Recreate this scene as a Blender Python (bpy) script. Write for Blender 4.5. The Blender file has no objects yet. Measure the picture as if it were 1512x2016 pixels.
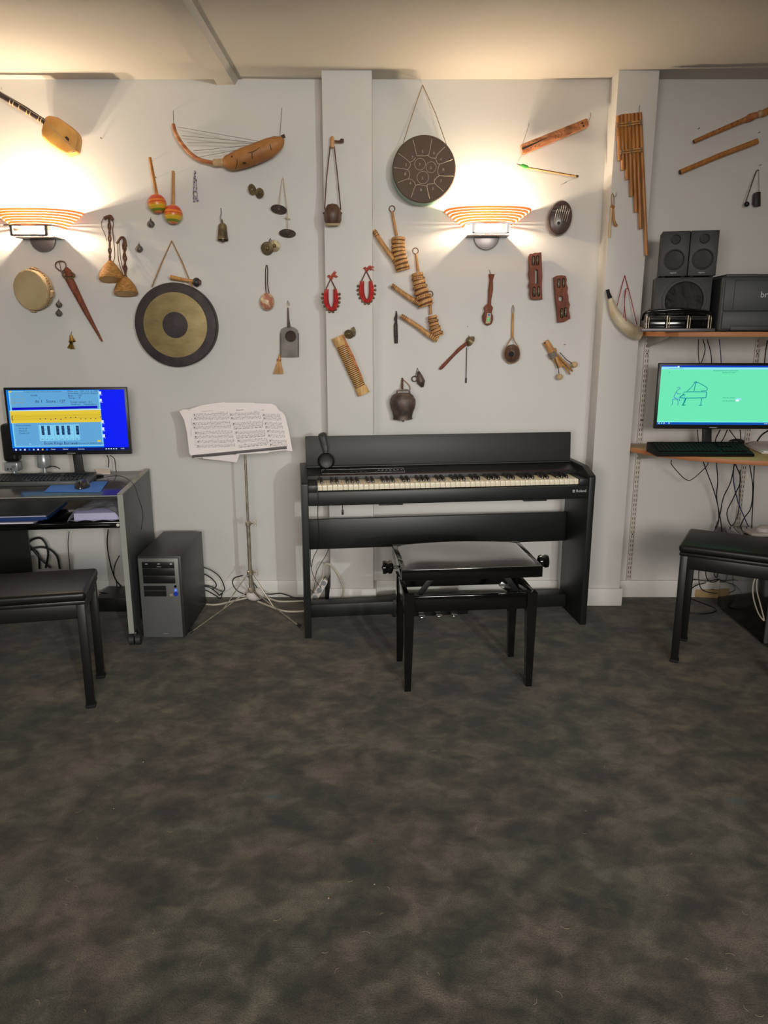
import bpy, bmesh, math, random
from mathutils import Vector, Matrix, Euler
random.seed(7)
V = Vector
SC = bpy.context.scene
COL = SC.collection
TH = math.radians(13.7); FPX = 1490.0; CAMH = 1.406; CX, CY = 756.0, 1008.0
WALL = 3.85; PIL = 3.72; CEIL = 2.514
def zat(y, Y):                      # height of a photo row on a plane at depth Y
    return CAMH - Y*math.tan(TH + math.atan((y-CY)/FPX))
def P(x, y, Y=WALL):                # photo point to a point on the plane at depth Y
    z = zat(y, Y); zc = Y*math.cos(TH) + (CAMH-z)*math.sin(TH)
    return V(((x-CX)/FPX*zc, Y, z))
def G(x, y, z=0.0):                 # photo point to a point at height z
    Y = (CAMH-z)/math.tan(TH + math.atan((y-CY)/FPX))
    return P(x, y, Y)
def S(y, Y=WALL):                   # metres per photo pixel
    return (Y*math.cos(TH) + (CAMH-zat(y, Y))*math.sin(TH))/FPX
def lin(c): return tuple(((v/255.)/12.92 if v/255. <= .04045 else ((v/255.+.055)/1.055)**2.4) for v in c)
# ---------- materials
def mat(name, rgb, rough=.5, metal=0., rgb2=None, scale=8., stretch=(1,1,1), bump=0., bscale=None, spec=.5, coat=0., emit=None, lo=.35, hi=.65, detail=4., sheen=0., trans=0.):
    m = bpy.data.materials.new(name); m.use_nodes = True; nt = m.node_tree; N = nt.nodes; L = nt.links
    b = N['Principled BSDF']; c = lin(rgb)+(1,)
    b.inputs['Base Color'].default_value = c; b.inputs['Roughness'].default_value = rough; b.inputs['Metallic'].default_value = metal
    b.inputs['Specular IOR Level'].default_value = spec; b.inputs['Coat Weight'].default_value = coat
    if coat: b.inputs['Coat Roughness'].default_value = .08
    if sheen: b.inputs['Sheen Weight'].default_value = sheen
    if trans: b.inputs['Transmission Weight'].default_value = trans
    if rgb2 or bump:
        tc = N.new('ShaderNodeTexCoord'); mp = N.new('ShaderNodeMapping'); mp.inputs['Scale'].default_value = stretch
        L.new(tc.outputs['Object'], mp.inputs['Vector'])
    if rgb2:
        n = N.new('ShaderNodeTexNoise'); n.inputs['Scale'].default_value = scale; n.inputs['Detail'].default_value = detail
        L.new(mp.outputs[0], n.inputs['Vector'])
        r = N.new('ShaderNodeValToRGB'); r.color_ramp.elements[0].position = lo; r.color_ramp.elements[1].position = hi
        r.color_ramp.elements[0].color = lin(rgb2)+(1,); r.color_ramp.elements[1].color = c
        L.new(n.outputs['Fac'], r.inputs[0]); L.new(r.outputs[0], b.inputs['Base Color'])
    if bump:
        n2 = N.new('ShaderNodeTexNoise'); n2.inputs['Scale'].default_value = bscale or scale*3; n2.inputs['Detail'].default_value = 3
        L.new(mp.outputs[0], n2.inputs['Vector']); bp = N.new('ShaderNodeBump'); bp.inputs['Strength'].default_value = bump; bp.inputs['Distance'].default_value = .004
        L.new(n2.outputs['Fac'], bp.inputs['Height']); L.new(bp.outputs[0], b.inputs['Normal'])
    if emit:
        b.inputs['Base Color'].default_value = (0,0,0,1); b.inputs['Specular IOR Level'].default_value = .08
        b.inputs['Emission Color'].default_value = c; b.inputs['Emission Strength'].default_value = emit
    return m
M = dict(
 wall=mat('wall_paint', (214,212,208), .75, bump=.06, bscale=180, spec=.25),
 ceil=mat('ceiling_paint', (206,200,190), .85, bump=.05, bscale=120, spec=.2),
 base=mat('baseboard_paint', (222,220,214), .45),
 satin=mat('black_satin', (24,26,25), .42, bump=.05, bscale=300),
 satin2=mat('black_satin_lid', (40,40,39), .5, bump=.08, bscale=300),
 gloss=mat('black_lacquer', (9,9,9), .12, coat=.6),
 vinyl=mat('black_vinyl', (22,21,21), .38, spec=.4, bump=.15, bscale=60),
 velvet=mat('dark_velvet', (44,38,36), .85, rgb2=(26,23,22), scale=9, sheen=.5, bump=.1, bscale=200),
 plast=mat('black_plastic', (20,20,21), .38),
 plast2=mat('charcoal_plastic', (46,46,48), .5),
 printer=mat('printer_plastic', (62,66,68), .5),
 dgrey=mat('dark_grey_panel', (80,84,84), .4, metal=.2),
 pcside=mat('tower_side', (46,46,46), .4, metal=.1),
 pcfront=mat('tower_front', (112,113,110), .4, metal=.35),
 edge=mat('desk_edge', (156,157,148), .5),
 desktop=mat('desk_top', (58,56,56), .18),
 chrome=mat('chrome', (200,200,200), .16, metal=1),
 nickel=mat('worn_nickel', (196,188,172), .32, metal=.6, rgb2=(158,148,126), scale=30),
 silver=mat('silver_plastic', (170,174,176), .3, metal=.4),
 steel=mat('grey_steel', (106,102,104), .4, metal=.5),
 brass=mat('brass', (190,160,90), .3, metal=1, rgb2=(150,120,60), scale=25),
 bronze=mat('aged_bronze', (136,120,86), .42, metal=.5, rgb2=(88,76,56), scale=30, bump=.2),
 gongd=mat('gong_dark', (74,66,64), .6, metal=.4, rgb2=(54,48,50), scale=14, bump=.25, bscale=90, lo=.3, hi=.7),
 gongg=mat('gong_gold', (160,142,98), .45, metal=.45, rgb2=(140,122,80), scale=12, stretch=(1,1,2), bump=.15),
 iron=mat('dark_iron', (108,92,82), .5, metal=.3, rgb2=(66,57,52), scale=22, bump=.3),
 tin=mat('grey_tin', (112,106,100), .45, metal=.35, rgb2=(84,79,74), scale=14, bump=.1),
 bamboo=mat('bamboo', (214,174,112), .5, rgb2=(190,146,86), scale=10, stretch=(6,6,1)),
 honey=mat('honey_wood', (206,156,94), .5, rgb2=(172,118,62), scale=16, stretch=(5,5,1), bump=.1),
 orange=mat('orange_wood', (204,136,86), .6, rgb2=(152,86,44), scale=14, stretch=(1,4,4), bump=.1),
 cane=mat('cane', (190,130,66), .4, rgb2=(158,98,44), scale=8, stretch=(8,8,1)),
 redwood=mat('red_wood', (134,76,56), .6, spec=.25, rgb2=(104,56,40), scale=16, stretch=(4,4,1)),
 brown=mat('brown_wood', (98,70,54), .45, rgb2=(70,48,38), scale=20, stretch=(4,4,1), bump=.1),
 darkw=mat('dark_wood', (58,44,40), .5, rgb2=(36,28,26), scale=20),
 mouse=mat('mouse_shell', (52,48,46), .22), kbk=mat('keyboard_black', (15,15,16), .6, spec=.2), kbc=mat('key_cap_black', (24,24,25), .6, spec=.2),
 kal=mat('polished_brown', (92,74,70), .25, rgb2=(74,58,54), scale=8),
 carved=mat('carved_line', (100,62,30), .7),
 burnt=mat('burnt_line', (52,32,24), .7),
 palew=mat('pale_wood', (206,178,136), .55, rgb2=(178,146,104), scale=18, stretch=(4,4,1)),
 shelf=mat('shelf_pine', (206,168,108), .42, rgb2=(188,146,88), scale=5, stretch=(1,6,6)),
 shelfe=mat('shelf_edge', (190,124,78), .5),
 wicker=mat('wicker', (196,146,76), .6, rgb2=(150,100,46), scale=60, stretch=(1,1,2.5), bump=.6, bscale=140),
 hide=mat('hide', (176,118,60), .55, rgb2=(130,80,40), scale=9, bump=.2),
 skin=mat('drum_skin', (196,176,138), .55, rgb2=(176,154,114), scale=6),
 yskin=mat('pale_hide', (214,164,84), .5, rgb2=(182,122,54), scale=9),
 rope=mat('rope', (160,124,84), .8, bump=.4, bscale=200),
 cord=mat('cord_brown', (110,76,58), .8, rgb2=(84,52,40), scale=40),
 thread=mat('thread_grey', (120,112,104), .7),
 cream=mat('cream_cord', (196,176,146), .8),
 red=mat('red_thread', (206,44,36), .7, rgb2=(160,20,22), scale=90),
 coral=mat('coral_thread', (196,92,70), .8, rgb2=(160,62,46), scale=80),
 redl=mat('red_cord', (150,30,42), .6),
 green=mat('green_enamel', (112,160,134), .35),
 tongue=mat('brown_enamel', (98,80,67), .62, spec=.25, rgb2=(86,71,60), scale=4),
 etch=mat('etched_line', (182,168,148), .6),
 mred=mat('maraca_red', (206,76,48), .3), mora=mat('maraca_orange', (226,130,44), .3), myel=mat('maraca_yellow', (220,176,50), .3), mgrn=mat('maraca_green', (122,140,48), .3),
 horn=mat('horn', (224,212,184), .45, rgb2=(200,182,146), scale=10),
 bone=mat('bone', (210,184,144), .5),
 painted=mat('painted_egg', (186,120,98), .35, rgb2=(214,186,150), scale=45, lo=.45, hi=.55, detail=1),
 limeg=mat('bright_green', (70,180,70), .4),
 white=mat('white_plastic', (222,214,208), .4), wcable=mat('white_cable', (196,190,172), .5),
 key=mat('key_ivory', (236,226,200), .3), bkey=mat('key_black', (30,22,20), .3),
 felt=mat('red_felt', (92,20,18), .8),
 paper=mat('paper', (242,234,232), .8), ink=mat('ink', (120,112,114), .8), inkd=mat('ink_dark', (70,64,66), .8),
 bag=mat('white_wrapper', (206,206,214), .35, bump=.5, bscale=18), bluep=mat('blue_folder', (30,62,120), .4), navy=mat('navy_folder', (22,32,70), .4), gfold=mat('grey_folder', (84,92,94), .35), lav=mat('lavender_paper', (190,186,214), .7),
 pad=mat('blue_pad', (52,112,190), .7), cable=mat('black_cable', (16,16,17), .45), bcable=mat('blue_cable', (38,42,110), .45),
 rail=mat('rail_paint', (206,200,190), .45), slot=mat('rail_slot', (70,64,60), .8),
 ecru=mat('beige_plastic', (178,152,104), .5), cone=mat('speaker_cone', (14,14,15), .8), letter=mat('lettering', (205,205,205), .5),
 led=mat('blue_led', (60,90,255), emit=3.), dled=mat('dim_blue', (30,50,150), emit=.8),
 bulb=mat('bulb', (255,236,205), emit=60.), 
 dwall=mat('sconce_plate', (134,126,124), .35, metal=.6),
)
def em(name, rgb, e=1.):
    M[name] = mat(name, rgb, .5, emit=e)
em('s_blue', (12,30,245)); em('s_lblue', (96,164,214)); em('s_cyan', (130,205,236)); em('s_white', (225,240,250)); em('s_yellow', (226,196,58)); em('s_dblue', (12,12,190)); em('s_ink', (26,40,80)); em('s_oliv', (150,150,90)); em('s_task', (10,22,90)); em('s_azure', (20,120,220)); em('s_black', (14,12,60)); em('s_line', (130,105,20))
em('g_green', (110,232,180)); em('g_top', (20,60,200)); em('g_tab', (150,225,240)); em('g_task', (10,80,170)); em('g_ink', (10,130,150)); em('g_vio', (70,90,190)); em('g_dark', (40,140,130)); em('g_cyan',(120,250,240))
def slatmat():
    m = bpy.data.materials.new('sconce_slat'); m.use_nodes = True; nt = m.node_tree; N = nt.nodes; L = nt.links; N.remove(N['Principled BSDF'])
    d = N.new('ShaderNodeBsdfDiffuse'); t = N.new('ShaderNodeBsdfTranslucent'); x = N.new('ShaderNodeMixShader'); x.inputs[0].default_value = .35
    d.inputs[0].default_value = lin((205,165,125))+(1,); t.inputs[0].default_value = lin((240,170,110))+(1,)
    L.new(d.outputs[0], x.inputs[1]); L.new(t.outputs[0], x.inputs[2]); L.new(x.outputs[0], N['Material Output'].inputs[0]); return m
M['slat'] = slatmat()
# carpet: short pile with brushed lighter and darker patches
def carpet():
    m = bpy.data.materials.new('carpet_pile'); m.use_nodes = True; nt = m.node_tree; N = nt.nodes; L = nt.links; b = N['Principled BSDF']
    tc = N.new('ShaderNodeTexCoord')
    def noise(s, d, dist, stretch=(1,1,1), rot=0, ro=.5):
        mp = N.new('ShaderNodeMapping'); mp.inputs['Scale'].default_value = stretch; mp.inputs['Rotation'].default_value = (0,0,rot)
        L.new(tc.outputs['Object'], mp.inputs['Vector']); n = N.new('ShaderNodeTexNoise'); n.inputs['Scale'].default_value = s; n.inputs['Detail'].default_value = d; n.inputs['Distortion'].default_value = dist; n.inputs['Roughness'].default_value = ro
        L.new(mp.outputs[0], n.inputs['Vector']); return n.outputs['Fac']
    def math_(op, a, c=None, k=None):
        n = N.new('ShaderNodeMath'); n.operation = op; L.new(a, n.inputs[0])
        if c is not None: L.new(c, n.inputs[1])
        else: n.inputs[1].default_value = k
        return n.outputs[0]
    a = noise(7.5, 3, .45, (1,1.15,1), .3, .5); c = noise(17., 3, .5, (1,1.25,1), -.5, .55); d = noise(240, 2, 0); e = noise(1.6, 2, .2)
    s = math_('ADD', math_('MULTIPLY', a, k=.48), math_('MULTIPLY', c, k=.30)); s = math_('ADD', s, math_('MULTIPLY', e, k=.22))
    r = N.new('ShaderNodeValToRGB'); cr = r.color_ramp
    cr.elements[0].position = .41; cr.elements[0].color = lin((59,57,53))+(1,)
    cr.elements[1].position = .61; cr.elements[1].color = lin((112,104,92))+(1,)
    k = cr.elements.new(.5); k.color = lin((82,77,69))+(1,)
    L.new(s, r.inputs[0])
    r2 = N.new('ShaderNodeValToRGB'); r2.color_ramp.elements[0].position = .3; r2.color_ramp.elements[0].color = (.55,.55,.55,1); r2.color_ramp.elements[1].position = .7; r2.color_ramp.elements[1].color = (1.25,1.25,1.25,1)
    L.new(d, r2.inputs[0])
    mx = N.new('ShaderNodeMix'); mx.data_type = 'RGBA'; mx.blend_type = 'MULTIPLY'; mx.inputs['Factor'].default_value = .8
    L.new(r.outputs[0], mx.inputs['A']); L.new(r2.outputs[0], mx.inputs['B'])
    # greener and browner drifts
    g = noise(3.1, 2, .5, (1,1,1), 1.2); rg = N.new('ShaderNodeValToRGB'); rg.color_ramp.elements[0].position = .4; rg.color_ramp.elements[0].color = (1.02,.985,.96,1); rg.color_ramp.elements[1].position = .6; rg.color_ramp.elements[1].color = (.95,1.02,.95,1)
    L.new(g, rg.inputs[0]); mg = N.new('ShaderNodeMix'); mg.data_type = 'RGBA'; mg.blend_type = 'MULTIPLY'; mg.inputs['Factor'].default_value = 1
    L.new(mx.outputs['Result'], mg.inputs['A']); L.new(rg.outputs[0], mg.inputs['B']); cur = mg.outputs['Result']
    for (px, py, rx) in ((538,1568,.035),(1450,1577,.04)):      # two faint blue chalky stains
        q = G(px, py); mp = N.new('ShaderNodeMapping'); mp.inputs['Location'].default_value = (-q.x/rx, -q.y/(rx*.6), 0); mp.inputs['Scale'].default_value = (1/rx, 1/(rx*.6), 0)
        L.new(tc.outputs['Object'], mp.inputs['Vector']); gr = N.new('ShaderNodeTexGradient'); gr.gradient_type = 'SPHERICAL'; L.new(mp.outputs[0], gr.inputs[0])
        mm = N.new('ShaderNodeMix'); mm.data_type = 'RGBA'; L.new(math_('MULTIPLY', gr.outputs['Fac'], k=.6), mm.inputs['Factor']); L.new(cur, mm.inputs['A']); mm.inputs['B'].default_value = lin((70,100,112))+(1,); cur = mm.outputs['Result']
    L.new(cur, b.inputs['Base Color']); b.inputs['Roughness'].default_value = .95; b.inputs['Specular IOR Level'].default_value = .15; b.inputs['Sheen Weight'].default_value = .15
    bp = N.new('ShaderNodeBump'); bp.inputs['Strength'].default_value = .5; bp.inputs['Distance'].default_value = .004; L.new(d, bp.inputs['Height'])
    bp2 = N.new('ShaderNodeBump'); bp2.inputs['Strength'].default_value = .5; bp2.inputs['Distance'].default_value = .01; L.new(s, bp2.inputs['Height']); L.new(bp.outputs[0], bp2.inputs['Normal'])
    L.new(bp2.outputs[0], b.inputs['Normal'])
    return m
M['carpet'] = carpet()
# ---------- mesh collector
WM = {}                                   # world matrix of each object that has children
def spl(pts, sub):
    if sub < 2 or len(pts) < 3: return [V(p) for p in pts]
    p = [V(q) for q in pts]; out = []
    for i in range(len(p)-1):
        a = p[i-1] if i else p[0]*2-p[1]; b, c = p[i], p[i+1]; d = p[i+2] if i+2 < len(p) else p[-1]*2-p[-2]
        for k in range(sub):
            t = k/sub; out.append(.5*((2*b)+(c-a)*t+(2*a-5*b+4*c-d)*t*t+(3*b-a-3*c+d)*t**3))
    out.append(p[-1]); return out
def frame(ax):
    ax = V(ax).normalized(); u = V((0,0,1)) if abs(ax.z) < .9 else V((0,1,0)); x = u.cross(ax).normalized(); return x, ax.cross(x).normalized(), ax
class MB:
    def __init__(s): s.v = []; s.f = []; s.m = []
    def add(s, vs, fs, mt=0, X=None):
        o = len(s.v); s.v += [(X @ V(v)) if X else V(v) for v in vs]; s.f += [[i+o for i in f] for f in fs]; s.m += (mt if isinstance(mt, list) else [mt]*len(fs)); return s
    def _bm(s, bm, mt, X=None, bev=0, seg=2, ang=.5):
        if bev:
            es = [e for e in bm.edges if len(e.link_faces) == 2 and e.calc_face_angle(0) > ang]
            bmesh.ops.bevel(bm, geom=es, offset=bev, segments=seg, profile=.5, affect='EDGES', clamp_overlap=True)
        bm.verts.index_update(); s.add([v.co.copy() for v in bm.verts], [[v.index for v in f.verts] for f in bm.faces], mt, X); bm.free(); return s
    def box(s, c, sz, mt=0, bev=0, R=None, seg=2):
        bm = bmesh.new(); bmesh.ops.create_cube(bm, size=1); 
        for v in bm.verts: v.co = V((v.co.x*sz[0], v.co.y*sz[1], v.co.z*sz[2]))
        X = Matrix.Translation(V(c)) @ (R.to_4x4() if R else Matrix())
        return s._bm(bm, mt, X, bev, seg)
    def bb(s, a, b, mt=0, bev=0, seg=2): a = V(a); b = V(b); return s.box((a+b)/2, b-a, mt, bev, None, seg)
    def prism(s, pts, off, mt=0, bev=0, seg=2, ang=.5):
        bm = bmesh.new(); off = V(off); vs = [bm.verts.new(V(p)) for p in pts]; ws = [bm.verts.new(V(p)+off) for p in pts]; n = len(pts)
        bm.faces.new(vs); bm.faces.new(ws[::-1])
        for i in range(n): bm.faces.new((vs[i], ws[i], ws[(i+1) % n], vs[(i+1) % n]))
        bmesh.ops.recalc_face_normals(bm, faces=bm.faces); return s._bm(bm, mt, None, bev, seg, ang)
    def lathe(s, prof, o, ax, n=32, mt=0, mts=None, ell=1.):
        x, y, z = frame(ax); o = V(o); vs = []; fs = []; ms = []
        for r, h in prof:
            for k in range(n):
                a = 2*math.pi*k/n; vs.append(o+z*h+(x*math.cos(a)+y*math.sin(a)*ell)*r)
        for i in range(len(prof)-1):
            for k in range(n):
                k2 = (k+1) % n; fs.append([i*n+k, i*n+k2, (i+1)*n+k2, (i+1)*n+k]); ms.append(mts[i] if mts else mt)
        if prof[0][0] > 1e-6: fs.append(list(range(n))[::-1]); ms.append(mts[0] if mts else mt)
        if prof[-1][0] > 1e-6: fs.append([(len(prof)-1)*n+k for k in range(n)]); ms.append(mts[-1] if mts else mt)
        return s.add(vs, fs, ms)
    def cyl(s, a, b, r, r2=None, n=16, mt=0): a = V(a); b = V(b); L = (b-a).length; return s.lathe([(r,0),(r if r2 is None else r2,L)], a, b-a, n, mt)
    def tube(s, pts, r, n=8, sub=0, mt=0, flat=1., closed=False):
        if isinstance(r, (list, tuple)) and sub > 1:
            rr = []
            for i in range(len(r)-1): rr += [r[i]+(r[i+1]-r[i])*k/sub for k in range(sub)]
            r = rr+[r[-1]]
        p = spl(pts, sub); N_ = len(p); vs = []; fs = []; up = None
        for i in range(N_):
            t = (p[min(i+1,N_-1)]-p[max(i-1,0)])
            if t.length < 1e-9: t = V((0,0,1))
            t.normalize()
            if up is None: x, y, _ = frame(t)
            else:
                x = up-t*up.dot(t); x = x.normalized() if x.length > 1e-6 else frame(t)[0]; y = t.cross(x)
            up = x; ri = r[i] if isinstance(r, (list, tuple)) else r
            for k in range(n):
                a = 2*math.pi*k/n; vs.append(p[i]+(x*math.cos(a)+y*math.sin(a)*flat)*ri)
        for i in range(N_-1):
            for k in range(n): k2 = (k+1) % n; fs.append([i*n+k, i*n+k2, (i+1)*n+k2, (i+1)*n+k])
        fs.append(list(range(n))[::-1]); fs.append([(N_-1)*n+k for k in range(n)])
        return s.add(vs, fs, mt)
    def ball(s, c, r, mt=0, n=16, R=None):
        rr = r if isinstance(r, (tuple, list)) else (r,r,r); vs = []; fs = []; h = n//2
        for i in range(h+1):
            for k in range(n):
                a = math.pi*i/h; b = 2*math.pi*k/n; q = V((math.sin(a)*math.cos(b)*rr[0], math.sin(a)*math.sin(b)*rr[1], math.cos(a)*rr[2])); vs.append(V(c)+(R@q if R else q))
        for i in range(h):
            for k in range(n): k2 = (k+1) % n; fs.append([i*n+k, (i+1)*n+k, (i+1)*n+k2, i*n+k2])
        return s.add(vs, fs, mt)
    def quad(s, pts, mt=0): return s.add(pts, [list(range(len(pts)))], mt)
    def ring(s, c, R, r, ax, n=24, mt=0, m=8, ell=1.):
        x, y, z = frame(ax); c = V(c); vs = []; fs = []
        for i in range(n):
            a = 2*math.pi*i/n; d = x*math.cos(a)+y*math.sin(a)
            for k in range(m): b = 2*math.pi*k/m; vs.append(c+(x*math.cos(a)+y*math.sin(a)*ell)*R+d*r*math.cos(b)+z*r*math.sin(b))
        for i in range(n):
            for k in range(m): fs.append([i*m+k, ((i+1)%n)*m+k, ((i+1)%n)*m+(k+1)%m, i*m+(k+1)%m])
        return s.add(vs, fs, mt)
    def text(s, t, size, o, xd=(1,0,0), yd=(0,0,1), mt=0, ext=0.0, align='LEFT'):
        cu = bpy.data.curves.new('t', 'FONT'); cu.body = t; cu.size = size; cu.extrude = ext; cu.align_x = align; cu.resolution_u = 3
        ob = bpy.data.objects.new('t', cu); COL.objects.link(ob); bpy.context.view_layer.update()
        me = bpy.data.meshes.new_from_object(ob.evaluated_get(bpy.context.evaluated_depsgraph_get()))
        xd = V(xd).normalized(); yd = V(yd).normalized(); zd = xd.cross(yd); o = V(o)
        s.add([o+xd*v.co.x+yd*v.co.y+zd*v.co.z for v in me.vertices], [list(p.vertices) for p in me.polygons], mt)
        bpy.data.objects.remove(ob); bpy.data.curves.remove(cu); bpy.data.meshes.remove(me); return s
    def plate(s, outer, holes, Yc, th, mt=0):        # plate with holes in a wall-parallel plane, from outlines (X,Z)
        cu = bpy.data.curves.new('p', 'CURVE'); cu.dimensions = '2D'; cu.fill_mode = 'BOTH'; cu.extrude = th/2; cu.bevel_depth = min(.0012, th/6); cu.offset = -min(.0012, th/6)
        for lp in [outer]+holes:
            sp = cu.splines.new('POLY'); sp.points.add(len(lp)-1); sp.use_cyclic_u = True
            for i, q in enumerate(lp): sp.points[i].co = (q[0], q[1], 0, 1)
        ob = bpy.data.objects.new('p', cu); COL.objects.link(ob); bpy.context.view_layer.update()
        me = bpy.data.meshes.new_from_object(ob.evaluated_get(bpy.context.evaluated_depsgraph_get()))
        s.add([V((v.co.x, Yc-v.co.z, v.co.y)) for v in me.vertices], [list(p.vertices) for p in me.polygons], mt)
        bpy.data.objects.remove(ob); bpy.data.curves.remove(cu); bpy.data.meshes.remove(me); return s
    def build(s, name, mats, parent=None, local=False, loc=None):
        me = bpy.data.meshes.new(name); vs = s.v
        if parent is not None:
            PM = WM[parent.name]; inv = PM.inverted(); vs = vs if local else [inv @ v for v in vs]; L0 = V((0,0,0)); wm = PM
        else:
            if loc is None:
                xs = [v.x for v in vs]; ys = [v.y for v in vs]; zs = [v.z for v in vs]; loc = ((min(xs)+max(xs))/2, (min(ys)+max(ys))/2, min(zs))
            L0 = V(loc); vs = [v-L0 for v in vs]; wm = Matrix.Translation(L0)
        me.from_pydata([tuple(v) for v in vs], [], s.f)
        for m in (mats if isinstance(mats, (list, tuple)) else [mats]): me.materials.append(M[m])
        for i, p in enumerate(me.polygons): p.material_index = s.m[i]; p.use_smooth = True
        me.update(); me.set_sharp_from_angle(angle=math.radians(38))
        bm = bmesh.new(); bm.from_mesh(me); bmesh.ops.recalc_face_normals(bm, faces=bm.faces); bm.to_mesh(me); bm.free()
        o = bpy.data.objects.new(name, me); COL.objects.link(o); o.location = L0
        if parent is not None: o.parent = parent; o.location = (0,0,0)
        WM[o.name] = wm; return o
def tag(o, label, cat, group=None, kind=None):
    if label: o['label'] = label
    if cat: o['category'] = cat
    if group: o['group'] = group
    if kind: o['kind'] = kind
    return o
def thing(name, label, cat, loc, rz=0., group=None):
    o = bpy.data.objects.new(name, None); COL.objects.link(o); o.empty_display_size = .05
    o.location = loc; o.rotation_euler = (0,0,rz); WM[o.name] = Matrix.Translation(V(loc)) @ Matrix.Rotation(rz, 4, 'Z'); return tag(o, label, cat, group)
def struct(o): o['kind'] = 'structure'; return o
def PL(pts, Y): return [P(a, b, Y) for a, b in pts]
def XZ(pts, Y): return [(P(a, b, Y).x, P(a, b, Y).z) for a, b in pts]
def dupm(o, parent, M4):                 # copy a part (shared mesh) with its own local matrix
    c = o.copy(); COL.objects.link(c); c.parent = parent; c.matrix_local = M4; return c
OUT = V((0,-1,0))
# ---------- the room
XL, XR, YB = -3.4, 3.2, -3.9
struct(MB().bb((XL,YB,-.05),(XR,WALL+.2,0)).build('floor', 'carpet', loc=(0,0,0)))
struct(MB().bb((XL,YB,CEIL),(XR,WALL+.2,CEIL+.05)).build('ceiling', 'ceil'))
struct(MB().bb((XL,WALL,0),(XR,WALL+.1,CEIL)).build('wall_back', 'wall'))
struct(MB().bb((XL-.1,YB,0),(XL,WALL+.1,CEIL)).build('wall_left', 'wall'))
struct(MB().bb((XR,YB,0),(XR+.1,WALL+.1,CEIL)).build('wall_right', 'wall'))
struct(MB().bb((XL,YB-.1,0),(XR,YB,CEIL)).build('wall_rear', 'wall'))
P1 = (-.277, -.054); P2 = (1.040, 1.2216)
for nm, (a, b) in (('wall_pillar_centre', P1), ('wall_pillar_right', P2)):
    struct(MB().bb((a,PIL,0),(b,WALL+.05,CEIL), bev=.003).build(nm, 'wall'))
def skirt(nm, pts):
    m = MB(); h = .094; t = .014
    for (x0,y0),(x1,y1) in zip(pts[:-1], pts[1:]):
        d = V((x1-x0,y1-y0,0)); L = d.length; d.normalize(); n = V((d.y,-d.x,0))
        c = V(((x0+x1)/2,(y0+y1)/2,h/2))+n*t/2; R = Matrix((d, -n, V((0,0,1)))).transposed()
        m.box(c, (L+t*1.6, t, h), 0, .003, R)
    struct(m.build(nm, 'base'))
skirt('baseboard_back', [(XL,WALL),(P1[0],WALL)])
skirt('baseboard_pillar_centre', [(P1[0],WALL-.02),(P1[0],PIL),(P1[1],PIL),(P1[1],WALL-.02)])
skirt('baseboard_middle', [(P1[1],WALL),(P2[0],WALL)])
skirt('baseboard_pillar_right', [(P2[0],WALL-.02),(P2[0],PIL),(P2[1],PIL),(P2[1],WALL-.02)])
skirt('baseboard_right', [(P2[1],WALL),(XR,WALL)])
# ceiling beam running towards the camera
bx0 = P(428,157).x; bx1 = P(462,163).x; bx2 = P(472,156).x
struct(MB().prism([(bx0,YB,CEIL+.01),(bx0,YB,CEIL-.024),(bx1,YB,CEIL-.024),(bx2,YB,CEIL+.01)], (0,WALL-YB,0)).build('trim_1', 'ceil'))
# ---------- digital piano
pr = thing('digital_piano', 'black digital piano with open lid against the wall, headphones over its left end', 'piano', (-.366,3.282,0), math.radians(7.1))
PW = 1.36
for x0 in (0, PW-.03):
    prof = [(0,0),(0,.728),(.006,.738),(.10,.768),(.345,.768),(.345,.60),(.30,.56),(.30,0)]
    MB().prism([(x0,y,z) for y,z in prof], (.03,0,0), 0, .002).build('side_panel', 'satin', pr, True)
m = MB(); m.bb((.03,.012,.628),(PW-.03,.33,.69), bev=.002); m.bb((.03,.012,.69),(.072,.155,.722), bev=.002); m.bb((PW-.072,.012,.69),(PW-.03,.155,.722), bev=.002)
m.bb((.35,.03,.618),(.46,.2,.63)); m.bb((1.03,.03,.618),(1.14,.2,.63)); m.build('keybed', 'satin', pr, True)
m = MB(); m.prism([(.03,.155,.69),(.03,.155,.738),(.03,.165,.742),(.03,.262,.758),(.03,.33,.758),(.03,.33,.69)], (PW-.06,0,0), 0, .0015)
m.bb((.072,.1555,.7385),(PW-.072,.1565,.7395),1)
mm = m.build('control_panel', ['satin','felt'], pr, True)
def ctl(x, y): return (x, y, .742+(y-.165)*.165)
m = MB()
for k in range(9): c = ctl(.24+k*.022+(.03 if k > 3 else 0), .19); m.box((c[0],c[1],c[2]+.0015), (.014,.006,.003), 0, .0008)
for k in range(7): c = ctl(.37+k*.018, .205); m.box((c[0],c[1],c[2]+.0005), (.009,.002,.0012), 1)
c = ctl(.29,.206); m.box((c[0],c[1],c[2]+.001), (.045,.012,.0015), 2)
for a, b in (((.1,.172),(.49,.172)),((.1,.228),(.49,.228))): m.tube([V(ctl(*a))+V((0,0,.0006)), V(ctl(*b))+V((0,0,.0006))], .0005, 4, mt=1)
m.tube([V(ctl(.1,.172))+V((0,0,.0006)), V(ctl(.1,.228))+V((0,0,.0006))], .0005, 4, mt=1); m.tube([V(ctl(.49,.172))+V((0,0,.0006)), V(ctl(.49,.228))+V((0,0,.0006))], .0005, 4, mt=1)
m.build('buttons', ['plast2','letter','cone'], pr, True)
MB().prism([(.028,.262,.757),(.028,.275,.757),(.028,.288,.905),(.028,.276,.905)], (1.305,0,0), 0, .002).build('lid', 'satin2', pr, True)
m = MB(); m.tube([(.03,.258,.762),(1.333,.258,.762)], .006, 10); m.build('lid_hinge', 'satin', pr, True)
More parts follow.
